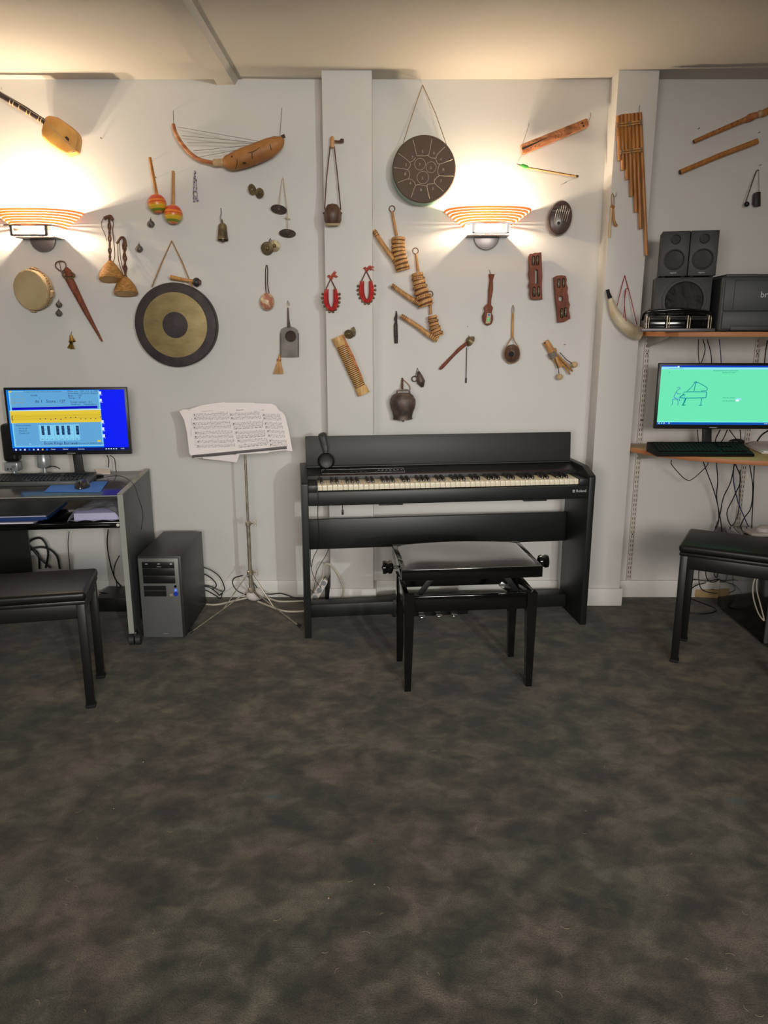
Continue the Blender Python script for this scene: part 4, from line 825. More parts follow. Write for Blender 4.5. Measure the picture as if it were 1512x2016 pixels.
# lute at top left
r = wt('lute', 'African lute with boxy hide-covered body and patterned neck, above the left lamp', 'lute', 120, 265, W-.06)
o_ = [(88,231),(96,227),(112,231),(134,246),(150,260),(154,272),(150,298),(131,304),(118,297),(98,284),(82,269),(81,256)]
m = MB(); m.prism(PL(o_,W-.095), (0,.06,0), 0, .012, 3); m.build('body', 'yskin', r)
m = MB(); m.prism([P(120+(x-120)*1.03,266+(y-266)*1.03,W-.075) for x,y in o_], (0,.055,0), 0, .012); m.build('back', 'orange', r)
tub(r,'neck','darkw',[(-40,164),(0,186),(50,215),(88,240)],[5.5,5.5,5.5,5],W-.08,12)
for t in (.48,.53,.62,.74,.79,.92,.96):
    x, y = -40+t*128, 164+t*76; m = MB(); a = P(x-.5,y-.3,W-.08); b = P(x+.5,y+.3,W-.08); m.cyl(a,b,.0142,n=14); m.build('neck_band','palew',r)
tub(r,'string','thread',[(0,180,W-.098),(90,238,W-.102),(146,296,W-.102)],.5)
m = MB(); m.prism(PL([(127,270),(131,268),(136,273),(135,279),(131,275)],W-.0962), (0,.004,0)); m.build('sound_hole','burnt',r)
tub(r,'tail_pin','steel',[(130,301,W-.09),(147,298,W-.09)],1.2)
tub(r,'hanging_wire','thread',[(4,176,W-.09),(2,172,W)],.4)
# arched harp
r = wt('arched_harp', 'arched harp with curved wooden neck, five strings and boat-shaped hide body', 'harp', 480, 300, W-.05)
tub(r,'neck','orange',[(341,244),(346,262),(358,283),(376,303),(396,315),(422,321)],[3.2,3.6,3.8,3.8,3.6,3.8],W-.05,12,6)
tub(r,'collar','palew',[(420,320),(430,320),(443,319)],[6.5,6.8,6.8],W-.05,14)
tub(r,'body','hide',[(440,320),(446,319),(458,318),(480,311),(505,302),(530,291),(548,280),(556,272)],[7,12,16,18.5,19,18,13,5],W-.06,20,5,1.)
tub(r,'end_knob','brown',[(554,270),(561,267)],[3.5,3.5],W-.05)
for q in ([(350,250),(515,279)],[(358,267),(508,281)],[(368,281),(500,282)],[(381,297),(492,286)],[(393,309),(480,293)]): tub(r,'string','thread',[(q[0][0],q[0][1],W-.06),(q[1][0],q[1][1],W-.085)],.45)
for q in ([(462,301),(467,318),(464,332)],[(499,286),(496,305),(500,326)],[(528,276),(533,290),(536,307)],[(444,326),(455,315),(470,303),(498,299),(525,281),(552,279)]):
    def surf(x, y):
        best = 0; ax_ = [(440,320,7),(458,318,16),(480,311,18.5),(505,302,19),(530,291,18),(548,280,13),(556,272,5)]
        for a_, b_ in zip(ax_[:-1],ax_[1:]):
            if a_[0] <= x <= b_[0]: t = (x-a_[0])/(b_[0]-a_[0]); cy_ = a_[1]+(b_[1]-a_[1])*t; R_ = a_[2]+(b_[2]-a_[2])*t; best = math.sqrt(max(R_*R_-(y-cy_)**2,0))
        return W-.06-best*.00243-.0012
    tub(r,'seam','burnt',[(x,y,surf(x,y)) for x,y in q],.7,W-.1,6,4)
m = MB(); m.ball(P(457,309,W-.092),(.006,.006,.006)); m.ball(P(481,321,W-.096),(.008,.006,.005)); m.build('sound_hole','burnt',r)
tub(r,'hanging_thread','thread',[(341,218,W),(342,243,W-.05)],.5); tub(r,'hanging_thread','thread',[(555,212,W),(551,268,W-.055)],.5)
# maracas
def maraca(label, tx_, ty, bx, by, R, top):
    r = wt('maraca', label, 'maraca', bx, by, W-.05, 'pair of striped maracas')
    tub(r,'handle','cane' if top else 'honey',[(tx_,ty,W-.03),(bx,by-R+2,W-.05)],[3.0,3.2],W-.04,12)
    s = S(by,W-.05); c = P(bx,by,W-.05); ax = (P(tx_,ty,W-.03)-c).normalized(); prof = []; mts = []
    pat = [3,2,0,1,2,0,1,2,3,1,0,2,0,0]; N_ = 28
    for i in range(N_+1): a = math.pi*i/N_; prof.append((math.sin(a)*R*s, math.cos(a)*R*s))
    bands = [2,2,1,0,0,0,1,0,1,2,2,3,3,1,0,0]
    for i in range(N_): mts.append(bands[min(int(i/N_*16),15)])
    m = MB(); prof[0] = (0,prof[0][1]); prof[-1] = (0,prof[-1][1]); m.lathe(prof, c, ax, 28, mts=mts); m.build('head', ['mred','mora','myel','mgrn'], r)
    return r
maraca('striped maraca hung higher and to the left of its twin', 295, 310, 309, 401, 18, True)
maraca('striped maraca hung lower, to the right of its twin', 341, 337, 341, 422, 18, False)
# bead cluster
r = wt('bead_rattle', 'narrow hanging cluster of small purple-grey beads right of the maracas', 'rattle', 385, 365)
random.seed(4)
for q in ([(383,335),(381,360),(382,396)],[(383,335),(387,365),(389,398)],[(384,338),(384,350),(380,383)]):
    tub(r,'strand','thread',q,.5,W-.012)
m = MB()
for k in range(70):
    t = random.random(); x = 383.5+random.uniform(-1,1)*(1.5+4*t)+t*1.5; y = 337+60*t; m.ball(P(x,y,W-.012-random.random()*.01), .0030, 0 if k%3 else 1, 6)
o = m.build('beads', ['lav','iron'], r)
# pellet bells
def pellet(label, x, y, R=7.5, cap=True):
    r = wt('pellet_bell', label, 'bell', x, y, W-.02, 'small round pellet bells'); s = S(y); c = P(x,y,W-.022); Rm = R*s
    m = MB(); m.ball(c, (Rm,Rm,Rm*.95), 0, 20); m.ring(c, Rm*1.0, Rm*.09, (0,.1,1), 20); m.build('body','tin',r)
    m = MB(); m.lathe([(Rm*.42,0),(Rm*.28,Rm*.25),(Rm*.12,Rm*.55),(0,Rm*.6)], c+V((0,0,Rm*.85)), (0,0,1), 12); m.build('cap','tin',r)
    m = MB(); m.box(c+V((0,-Rm*.97,-Rm*.3)), (Rm*.2,Rm*.1,Rm*.9)); m.build('slot','burnt',r)
    tub(r,'hanging_thread','thread',[(x,y-R*1.6,W-.02),(x,y-R*1.9,W)],.4)
pellet('small round grey bell just below the left striped maraca', 297, 441, 7)
pellet('small round grey bell above the gong, right of the woven shakers', 274, 490, 7)
pellet('upper of two small round bells beside the frame drum', 116, 600, 6)
pellet('lower of two small round bells beside the frame drum', 116, 617, 6.2)
# twin brass bells
def handbell(r, name, x, y, w_top, w_bot, h, Y, mt, tilt=0., n=28, inner='burnt', flare=1.):
    s = S(y,Y); ax = V((math.sin(tilt), -.12, -math.cos(tilt))).normalized(); o = P(x,y,Y); a, b, hh = w_top*s/2, w_bot*s/2, h*s
    m = MB(); m.lathe([(0,0),(a*.6,.0),(a,hh*.10),(a+(b-a)*.35,hh*.5),(b*.92,hh*.85),(b,hh*.97),(b*.97,hh),(b*.88,hh*.96),(a*.8,hh*.2),(0,hh*.15)], o, ax, n, mts=[0,0,0,0,0,0,0,1,1]); m.build(name, [mt,inner], r)
    return o+ax*hh
r = wt('brass_bells', 'pair of tiny brass bells tied together below the round bells', 'bell', 141, 665)
for (x, y, t) in ((139,661,.2),(141,674,-.15)):
    e = handbell(r,'bell',x,y-2,5,14,14,W-.02,'brass',t); m = MB(); m.ball(e,.004); m.build('clapper','brass',r)
tub(r,'hanging_thread','thread',[(141,653,W),(139,660,W-.02),(142,673,W-.02)],.6)
# straight-sided bell
r = wt('hand_bell', 'straight-sided bronze bell hanging on a wire right of the bead cluster', 'bell', 437, 455)
e = handbell(r,'body',438,440,16,22,32,W-.035,'bronze'); m = MB(); m.ball(e+V((0,0,.002)), (.009,.009,.012)); m.build('clapper','iron',r)
tub(r,'hook','thread',[(435,410,W),(436,420,W-.02),(434,428,W-.03),(437,441,W-.035)],.8)
tub(r,'crown','bronze',[(437,432,W-.035),(437.5,442,W-.035)],[1.2,3],W-.03)
# cymbals
def cymbal(r, x, y, R, ax, Y, mt='bronze', name='cymbal', ringed=False):
    s = S(y,Y)*R; c = P(x,y,Y); m = MB()
    pr_ = [(0,.28*s),(.12*s,.27*s),(.3*s,.18*s),(.38*s,.05*s),(.7*s,.03*s),(.98*s,0),(1*s,-.03*s),(.6*s,-.03*s),(.3*s,.03*s),(0,.1*s)]
    m.lathe(pr_, c, ax, 32)
    if ringed:
        for q in (.5,.68,.85): m.ring(c+V(ax).normalized()*.03*s, q*s, .04*s, ax, 32, 0, 6)
    m.ball(c+V(ax).normalized()*.28*s, .05*s+.001, 1, 8); return m.build(name, [mt,'burnt'], r)
r = wt('finger_cymbals', 'small pair of finger cymbals beneath the arched harp', 'cymbals', 504, 377)
cymbal(r,497,373,10.5,(.75,-.6,.1),W-.02); cymbal(r,511,380,9.5,(-.3,-.95,-.1),W-.03)
r = wt('tingsha_cymbals', 'pair of ringed flat cymbals dangling on a long pale cord', 'cymbals', 560, 410)
cymbal(r,549,413,16,(-.1,-.50,-1),W-.035,'iron',ringed=True); cymbal(r,566,460,16.5,(0,-.42,-1),W-.035,'iron',ringed=True)
tub(r,'cord','cream',[(549,410,W-.035),(553,372,W-.015),(557,349,W-.004),(560,372,W-.015),(566,420,W-.03),(566,458,W-.035)],.8,W-.03,8,3)
tub(r,'knot','cream',[(561,428,W-.03),(566,430,W-.032),(572,431,W-.03)],[.5,1.6,.5],W-.03)
r = wt('finger_cymbals', 'bronze pair of finger cymbals hung above the painted egg rattle', 'cymbals', 532, 487)
cymbal(r,540,484,11,(.1,-.95,-.1),W-.018); cymbal(r,526,489,12.5,(-.1,-.95,-.2),W-.03)
tub(r,'strap','burnt',[(529,478,W-.02),(532,469,W-.004),(536,477,W-.02)],.9)
r = wt('finger_cymbals', 'pair of finger cymbals on the centre pillar above the bamboo scraper', 'cymbals', 690, 655, PIL-.01)
cymbal(r,697,653,9.5,(.95,-.35,.1),PIL-.03); cymbal(r,687,658,9.5,(-.15,-.9,-.4),PIL-.03); tub(r,'strap','cream',[(690,652,PIL-.03),(692,646,PIL-.004),(696,652,PIL-.03)],1.2)
# woven shakers
def caxixi(label, x, yt, yb, rb, cords):
    r = wt('woven_shaker', label, 'shaker', x, yb, W-.05, 'woven basket shakers'); s = S(yb,W-.06); R = rb*s; h = (yb-yt)*S(yb,W-.06)
    ax = V((.05,-.22,-1)).normalized(); o = P(x,yt,W-.05); prof = []; nr = 9
    for i in range(nr*2+1):
        t = i/(nr*2); rr = R*(.10+.90*math.sin(t*math.pi/2)**.85); prof.append((rr+(.0009 if i%2 else -.0004), h*t))
    m = MB(); prof[0] = (0.001,0); m.lathe(prof+[(R*.97,h*1.02),(R*.9,h*1.0)], o, ax, 28); m.build('basket','wicker',r)
    m = MB(); m.lathe([(0,h*.985),(R*.92,h*.985),(R*.92,h*1.005),(0,h*1.005)], o, ax, 28); m.build('base_disc','yskin',r)
    for q in cords: tub(r,'cord','cord',q[0],q[1],W-.03,8,4)
    return r
tw = lambda x0,y0,x1,y1,a=2.2,n=12,Y0=W-.012,Y1=W-.045,ph=0: [(x0+(x1-x0)*i/n+a*math.sin(i*1.9+ph), y0+(y1-y0)*i/n, Y0+(Y1-Y0)*i/n) for i in range(n+1)]
caxixi('woven basket shaker hung higher, left of its twin', 217, 513, 550, 23, [(tw(214,428,216,514,1.6),1.8),(tw(216,428,217,514,1.6,ph=3),1.8),([(210,427,W-.004),(202,432,W-.01),(200,445,W-.01),(207,462,W-.01),(210,474,W-.01)],.6),([(208,428,W-.004),(216,424,W-.01),(223,438,W-.01),(222,455,W-.02),(226,500,W-.02),(223,516,W-.02)],.8),([(205,430),(212,427),(218,426),(222,433)],3.2)])
caxixi('woven basket shaker hung lower, right of its twin', 246, 544, 578, 22.5, [(tw(243,470,246,546,1.4),2.4),(tw(246,472,248,546,1.4,ph=3),2.0),([(232,478,W-.01),(233,510,W-.02),(240,535,W-.03),(244,545,W-.04)],.8),([(235,472,W-.01),(237,505,W-.02),(242,530,W-.03)],.7),([(230,480,W-.01),(238,468,W-.006),(245,470,W-.01),(248,485,W-.02)],2.4)])
# frame drum
r = wt('frame_drum', 'small round frame drum with pale skin and wooden lugs, under the left lamp', 'drum', 63, 571)
c = P(60,571,W-.06); s = S(571,W-.05); ax = V((-.26,-1,-.10)).normalized(); R = 37*s
m = MB(); m.lathe([(R*1.04,-.045),(R*1.06,-.02),(R*1.03,.002),(R*.98,.004),(R*.95,0),(R*.98,-.045)], c, ax, 48); m.build('frame','palew',r)
m = MB(); m.lathe([(0,.0035),(R*.99,.0035),(R*1.055,-.004),(R*1.045,-.022),(R*1.035,-.022),(R*.97,-.002),(0,.0005)], c, ax, 48); m.build('head','skin',r)
m = MB(); x_, y_, z_ = frame(ax)
for k in range(44):
    a = 2*math.pi*k/44; m.ball(c+z_*-.022+(x_*math.cos(a)+y_*math.sin(a))*R*1.055, .0035, 0, 6)
m.build('tacks','brown',r)
for k in range(4):
    a = math.radians(78+90*k); d = x_*math.cos(a)+y_*math.sin(a); t_ = x_*-math.sin(a)+y_*math.cos(a)
    q = c+d*R*1.08-z_*.022; m = MB(); m.prism([q-t_*.019-z_*.012, q-t_*.012+d*.008-z_*.012, q+t_*.012+d*.008-z_*.012, q+t_*.019-z_*.012], z_*.022, 0, .002); m.build('lug','palew',r)
# mouth bow / long tapered stick with ring
r = wt('jingle_staff', 'tapering red-brown wooden stick with metal ring and cowrie cluster at its head', 'rattle stick', 160, 600)
tub(r,'staff','redwood',[(136,549),(142,560),(170,615),(201,672)],[7.5,7.6,5,1.8],W-.025,12)
m = MB(); pp = [P(x,y,W-.03) for x,y in ((130,540),(118,533),(110,526),(110,518),(118,514),(127,516),(130,524),(126,532),(122,535),(124,544),(130,550))]; m.tube(pp, .0032, 8, 4); m.tube([P(117,515,W-.03),P(121,537,W-.03)], .0018, 6); m.build('ring','iron',r)
tub(r,'carved_head','redwood',[(129,529),(134,535),(138,545)],[5,7,7],W-.03,12)
random.seed(9); m = MB()
for k in range(15):
    a = k*.45; m.ball(P(136+10*math.cos(a),541+5*math.sin(a)+(k%3),W-.042+.012*abs(math.sin(a*.5))), (.0065,.005,.0055), 0, 10)
m.build('shells','bronze',r)
# gong
r = wt('gong', 'large round gong, gold ring between dark centre and rim, on a cord', 'gong', 347, 638, W-.03)
c = P(345,640,W-.072); s = S(640,W-.07); R = 80*s; ax = V((0,-1,0))
m = MB(); m.lathe([(0,.004),(25*s,.002),(62.5*s,-.001),(R*.99,-.006),(R*1.01,-.011),(R*1.0,-.062),(R*.97,-.062),(R*.97,-.018),(62*s,-.010),(0,-.004)], c, ax, 72, mts=[1,0,1,1,1,1,1,1,1]); m.build('disc', ['gongg','gongd'], r)
for q in ([(338,474,W-.002),(318,518,W-.03),(299,565,W-.05)],[(338,474,W-.002),(358,514,W-.03),(377,562,W-.055)]): tub(r,'cord','rope',q,1.3)
tub(r,'knot','rope',[(371,553,W-.055),(377,560,W-.06),(378,566,W-.06)],[1.5,2.2,1.2])
r = wt('gong_mallet', 'short mallet with dark round head resting on top of the gong', 'mallet', 365, 551, W-.05)
tub(r,'handle','honey',[(334,546),(337,546),(352,549),(368,552),(380,554)],[2,4.6,3.8,3.2,4.4],W-.045,12,3)
bal(r,'head','plast2',387,555.5,8,8.6,W-.045,8); tub(r,'end_cap','brown',[(392,556),(395.5,556.5)],[6.2,4.6],W-.045,14)
# egg rattle
r = wt('egg_rattle', 'painted egg-shaped rattle in red and cream on a dark looped cord', 'rattle', 526, 593)
bal(r,'body','painted',526,594,14,17,W-.04,13)
tub(r,'cord','burnt',[(524,577,W-.03),(523,560,W-.02),(523,530,W-.008),(525,522,W-.002),(527,530,W-.008),(527,560,W-.02),(530,577,W-.03)],.9,W-.02,6,3)
# scoop-shaped clapper
r = wt('metal_scoop', 'grey sheet-metal scoop-shaped instrument with round opening and thin handle', 'metal instrument', 569, 675)
Y0 = W-.02; out = XZ([(552,655),(554,648),(560,644.5),(566,643),(573,643),(580,645),(586,650),(588,660),(588,703),(570,703.5),(553.5,703)],Y0)
m = MB(); m.plate(out, [], Y0, .006); m.build('blade','tin',r)
m = MB(); m.lathe([(11*S(662),0),(11*S(662),.012),(10*S(662),.013),(9*S(662),.002),(0,.001)], P(573,662,Y0-.003), OUT, 28, mts=[0,0,0,1]); m.build('cup',['tin','burnt'],r)
for x in (552.5,587.5): tub(r,'rim','tin',[(x,656),(x,703)],1.1,Y0-.004)
tub(r,'handle','iron',[(567,606),(567.5,625),(569,645)],[1.2,1.8,3.5],Y0,8); tub(r,'hook','nickel',[(568,607,Y0),(566,599,Y0),(566.5,592,W-.002),(569,597,Y0),(570,602,Y0)],.6,Y0,6,3)
r = wt('wooden_whisk', 'small split-bamboo whisk hanging under the metal scoop', 'whisk', 546, 720)
tub(r,'handle','honey',[(551,697),(550,708)],[1.6,3.2],W-.02); tub(r,'binding','orange',[(549.5,707),(549,711)],[4.2,4.2],W-.02,12)
m = MB()
for k in range(7):
    t = (k-3)/3; m.prism([P(549+t*2.4,710,W-.02),P(546.5+t*9.5,736+(2 if k%2 else 0),W-.022),P(546.5+t*9.5+2.4,736,W-.022),P(549+t*2.4+1.2,710,W-.02)], (0,.006,0))
m.build('tines','honey',r)
# whirling drum on pillar
F = PIL
r = wt('hanging_drum', 'brown coconut drum on two long cords from a wooden peg head, on the centre pillar', 'drum', 655, 425, F-.02)
m = MB(); m.prism(PL([(650,270),(653,266.5),(657,268),(658.5,275),(658,290),(650,290)],F-.035), (0,.018,0), 0, .003); m.build('carved_head','honey',r)
tub(r,'peg','brown',[(658,278,F-.028),(668,279,F-.028),(672,277,F-.028),(677,277,F-.028)],[2.2,2.2,4.2,3.4],F-.028,12)
for q in ([(650,288,F-.03),(643,350,F-.03),(639,412,F-.04)],[(658,288,F-.03),(665,350,F-.03),(671,413,F-.04)]): tub(r,'cord','cord',q,1.1)
s = S(425,F-.04); c = P(655,424,F-.05); m = MB(); m.lathe([(0,22*s),(9*s,20*s),(15*s,12*s),(17.5*s,2*s),(17*s,-9*s),(15*s,-14*s),(0,-14*s)], c, (0,-.15,1), 28); m.build('shell','brown',r)
m = MB(); m.lathe([(0,-13*s),(15.2*s,-13*s),(13*s,-18*s),(0,-19*s)], c, (0,-.15,1), 28); m.build('skin','skin',r)
for x in (638,671.5): bal(r,'peg_pin','burnt',x,420,2.2,2.2,F-.05)
# red bell anklets
def anklet(label, x, y, tail):
    r = wt('bell_bracelet', label, 'bell bracelet', x, y, F-.02, 'red bell bracelets on the pillar')
    def at(u, v): return (x+u, y+v)
    U = [(-12,-18),(-13,-2),(-11,12),(-5,21),(1,23),(7,21),(11,12),(12,-2),(10,-18)]
    for k, (sc_, rad, mt_) in enumerate(((1.0,2.3,'red'),(.72,2.2,'red'),(.5,1.6,'redl'))):
        tub(r,'strand',mt_,[(x+u*sc_, y+v-(1-sc_)*8*(1 if v > 0 else 0), F-.02-.004*k) for u,v in U],[1.0]+[rad]*7+[1.0],F-.02,8,4)
    for u in (-10,9): tub(r,'cord','cord',[(x+u,y-18,F-.02),(x-1,y-38,F-.008)],1.1)
    for a in range(12):
        t = a/11; ang = math.pi*(1.08-1.16*t)-math.pi; u = 16.5*math.cos(ang+0); v = -(-25)*math.sin(-ang)*1.0
        bb_ = [(-17,-8),(-17.5,0),(-16,8),(-13,15.5),(-8,22),(-3,26.5),(4,26.5),(9,22),(13.5,15.5),(16,8),(17,0),(16.5,-8)][a]
        bal(r,'bell','bronze',x+bb_[0],y+bb_[1],2.7,2.7,F-.018,n=12)
    random.seed(int(x)); m = MB()
    for k in range(22):
        a = random.uniform(-.9,.5) if tail else random.uniform(-1.2,.2); L = random.uniform(7,16); x1, y1 = x+L*math.cos(a), y-42+L*math.sin(a)*.8
        if k%5 == 0: x1 = x-random.uniform(4,8); y1 = y-42+random.uniform(-4,2)
        m.tube([P(x-1,y-40,F-.012),P((x+x1)/2,(y-42+y1)/2-2,F-.022),P(x1,y1,F-.014)], .0018, 5, 3)
    m.ball(P(x,y-40,F-.016),.009,0,10); m.build('tassel','coral',r)
anklet('red thread bracelet with bronze bells, left of the two on the pillar', 652, 587, False)
anklet('red thread bracelet with bronze bells, at the pillar edge above its twin', 722, 571, True)
# bamboo scraper
r = wt('bamboo_scraper', 'notched bamboo scraper slanting on the centre pillar', 'scraper', 690, 720, F-.03)
a, b = P(664,663,F-.035), P(716,776,F-.035); d = (b-a); L = d.length; d.normalize(); s = S(720,F)
x_, y_, z_ = d.cross(OUT).normalized(), OUT, d; m = MB(); prof = [(11.5*s,0),(11.8*s,L*.12)]
N_ = 24
for k in range(N_): t = .16+.72*k/N_; prof += [(10.4*s,L*t),(10.4*s,L*(t+.40*.72/N_)),(11.3*s,L*(t+.45*.72/N_)),(11.3*s,L*(t+.9*.72/N_))]
prof += [(11.8*s,L*.885),(12.3*s,L)]; m.lathe(prof, a, d, 20, ell=1., mts=[1 if (i > 1 and i < len(prof)-3 and (i-2)%4 in (0,)) else 0 for i in range(len(prof)-1)]); m.build('tube',['bamboo','carved'],r)
tub(r,'scraper_stick','orange',[(673,660,F-.045),(694,703,F-.045),(714,747,F-.045)],[3.2,3.2,1.6],F-.045,8)
# tongue drum
r = wt('tongue_drum', 'round brown steel tongue drum with engraved sections and green sides, on a cord', 'drum', 835, 335)
c = P(835,333,W-.115); s = S(333,W-.115); R = 62.5*s
m = MB(); m.lathe([(0,.001),(R*.5,.0008),(R*.97,-.002),(R,-.006),(R*.985,-.008)], c, OUT, 72); m.build('top_plate','tongue',r)
m = MB(); m.lathe([(R*.99,-.006),(R*1.0,-.012),(R*1.0,-.095),(R*.9,-.11),(0,-.112)], c, OUT, 72); m.build('rim','green',r)
Yt = c.y-.0016; sx = lambda x,y: P(x,y,Yt)
def crop(x,y): return (600+x*.21164, 130+y*.21164)
m = MB(); E = lambda L_: m.tube([sx(*crop(*q)) for q in L_], .0014, 5, 3)
for L_ in ([(1008,685),(1040,820),(1055,835),(1140,832),(1160,800),(1182,680)],[(1145,832),(1170,850),(1218,858),(1235,820),(1305,752)],[(1218,858),(1228,890),(1255,912),(1375,868)],[(1255,912),(1240,960),(1252,1018),(1385,1022)],[(1252,1018),(1215,1050),(1208,1090),(1292,1168)],[(1205,1092),(1160,1098),(1135,1118),(1162,1235)],[(1135,1118),(1090,1108),(1032,1112),(990,1222)],[(1032,1112),(1015,1075),(965,1050),(865,1085)],[(965,1052),(975,1010),(955,965),(830,945)],[(955,965),(975,940),(975,895),(870,812)],[(975,895),(1010,880),(1030,850)]): E(L_)
for (x,y,rr) in ((1072,913,50),(1175,942,47),(1098,1037,54)): q = crop(x,y); m.ring(sx(*q), rr*.21164*s, .0011, OUT, 32, 0, 5)
for (x,y,t) in ((1100,795,'5'),(1205,808,'6'),(1268,868,'4'),(1292,965,'R'),(1270,1070,'7'),(1195,1140,'5'),(1085,1150,'6'),(985,1090,'4'),(938,1005,'8'),(945,920,'3'),(1005,850,'7'),(1072,918,'7'),(1175,948,'0'),(1098,1042,'2')): q = crop(x-12,y+12); m.text(t, .017, sx(*q), mt=0, ext=.0003)
m.build('engraving','etch',r)
for q in ([(832,167,W-.002),(813,222,W-.05),(794,281,W-.10)],[(832,167,W-.002),(857,222,W-.05),(880,288,W-.10)]): tub(r,'cord','rope',q,.75)
# carved wooden rattles
def rattle(label, ringxy, stick, barrel, rads, arm, coils, seed, zig=False):
    r = wt('carved_rattle', label, 'rattle', barrel[1][0], barrel[1][1], W-.04, 'carved spiral wooden rattles')
    x, y = ringxy; s = S(y); m = MB(); m.ring(P(x,y,W-.012), 5.6*s, .0019, (.1,-1,0), 24, 0, 6); m.build('ring','carved',r)
    tub(r,'stick','honey',stick,[2.3,2.8],W-.03,10)
    pts = spl([P(a,b,W-.05) for a,b in barrel], 8); k_ = len(pts); m = MB(); s = S(barrel[1][1])
    core = [ (rads[0]+(rads[1]-rads[0])*i/(k_-1))*s for i in range(k_)]
    m.tube(pts, [q*.86 for q in core], 24, mt=1, flat=1.)
    for j in range(coils):
        t = (j+.5)/coils; i = min(int(t*(k_-1)), k_-2); f_ = t*(k_-1)-i; c_ = pts[i].lerp(pts[i+1], f_); ax = (pts[i+1]-pts[i]).normalized()+V(((-.05 if j%2 else .03), -.10, 0)); Rj = (rads[0]+(rads[1]-rads[0])*t)*s
        h = (pts[-1]-pts[0]).length/coils*.40
        m.lathe([(Rj*.8,-h),(Rj*.97,-h*.8),(Rj*1.02,0),(Rj*.97,h*.8),(Rj*.8,h)], c_, ax, 26)
        if zig and j%2:
            x2, y2, z2 = frame(ax)
            for q in range(20): a = 2*math.pi*q/20; m.box(c_+(x2*math.cos(a)+y2*math.sin(a))*Rj*1.02, (.003,.003,.006), 1, 0, Matrix.Rotation(.6 if q%2 else -.6,3,'Y'))
    m.lathe([(0,0),(rads[1]*s,0),(rads[1]*s*.98,.006),(0,.007)], pts[-1], (pts[-1]-pts[-2]), 26); m.build('barrel',['honey','carved'],r)
    ap = [P(*(q+((W-.055,) if len(q) == 2 else ()))) for q in arm]; m = MB(); m.tube(ap, [3.8*s,4.4*s,5*s,6.5*s][:len(ap)] if len(ap) <= 4 else 4.5*s, 14, 4)
    d = (ap[-1]-ap[0]); 
    for t in (.04,.08,.13,.80,.85,.9,.95):
        i = ap[0].lerp(ap[1], t*2) if t < .5 else ap[-2].lerp(ap[-1], (t-.5)*2) if len(ap) == 3 else ap[0]+d*t
        m.lathe([(4.3*s if t < .5 else 6.2*s,-.0015),(4.5*s if t < .5 else 6.4*s,0),(4.3*s if t < .5 else 6.2*s,.0015)], i, d, 16, mt=1)
    m.build('arm',['honey','carved'],r)
rattle('carved spiral wooden rattle with long upper arm, topmost of three right of the pillar', (772,411), [(772,416),(781,464)], [(784,467),(785,497),(793,530)], (13.5,14.5), [(736,453),(762,493),(786,524)], 8, 1)
rattle('carved spiral wooden rattle with zigzag bands, the middle of three', (818,494), [(819,499),(823,534)], [(821,537),(827,565),(838,600)], (11,16.5), [(771,561),(800,582),(826,598)], 7, 2, True)
rattle('smallest carved spiral wooden rattle, lowest of three', (847,579), [(847,583),(848,619)], [(851,621),(855,642),(862,660)], (9,11.5), [(789,621),(822,642),(843,658),(862,668)], 6, 3, True)
# small dark flute
r = wt('wooden_whistle', 'slim dark wooden whistle hung upright below the carved rattles', 'whistle', 780, 645)
tub(r,'body','darkw',[(780,612),(780.5,620),(779,628),(780,634),(779,640),(779.5,660),(780,676)],[1,2,3.2,2.2,3.8,3.8,3.2],W-.018,12,2)
m = MB(); [m.ball(P(780,y,W-.0275),.002,0,8) for y in (642,647,652,657,662)]; m.build('finger_holes','cone',r)
# teardrop bell and ring
r = wt('iron_ring_bell', 'dark iron teardrop bell with a small ring beside it', 'bell', 826, 745)
tub(r,'body','iron',[(824,731),(826,741),(829,752),(832,762)],[2,6,8.2,2.5],W-.025,14,4); m = MB(); m.ring(P(816,746,W-.02), 5*S(746), .0028, OUT, 20, 0, 8); m.build('ring','iron',r); tub(r,'hanging_wire','thread',[(818,741,W-.02),(822,724,W-.003),(825,732,W-.02)],.6)
# large cow bell
r = wt('cowbell', 'big bulbous dark iron cowbell hanging by a leather strap over the piano', 'bell', 793, 800)
s = S(800,W-.06); c = P(793,798,W-.065); pr_ = [(0,25*s),(13*s,24*s),(20*s,20*s),(25*s,11*s),(25.5*s,4*s),(24*s,-5*s),(20*s,-15*s),(18.5*s,-22*s),(19.5*s,-27*s),(18*s,-27.5*s),(17*s,-22*s),(0,-20*s)]
m = MB(); m.lathe(pr_, c, (0,-.04,1), 48, ell=.72, mts=[0]*10+[1]); m.build('body',['iron','cone'],r)
m = MB(); m.tube([P(781,776,W-.065),P(783,769,W-.065),P(795,768,W-.065),P(805,769,W-.065),P(807,776,W-.065)], .0042, 8, 3, 0, .6); m.build('handle','iron',r)
m = MB(); m.tube([c+V((0,0,-18*s)),c+V((.002,0,-29*s))], .005, 10); m.ball(c+V((.002,0,-30*s)),.007); m.build('clapper','iron',r)
tub(r,'strap','cord',[(792,770,W-.06),(792,758,W-.03),(792,744,W-.003)],[2.2,2.2,1.8],W-.03,8,2,.4); tub(r,'strap_end','rope',[(793,747,W-.006),(800,753,W-.012),(807,761,W-.015),(807,768,W-.02)],.9,W-.02,6,3)
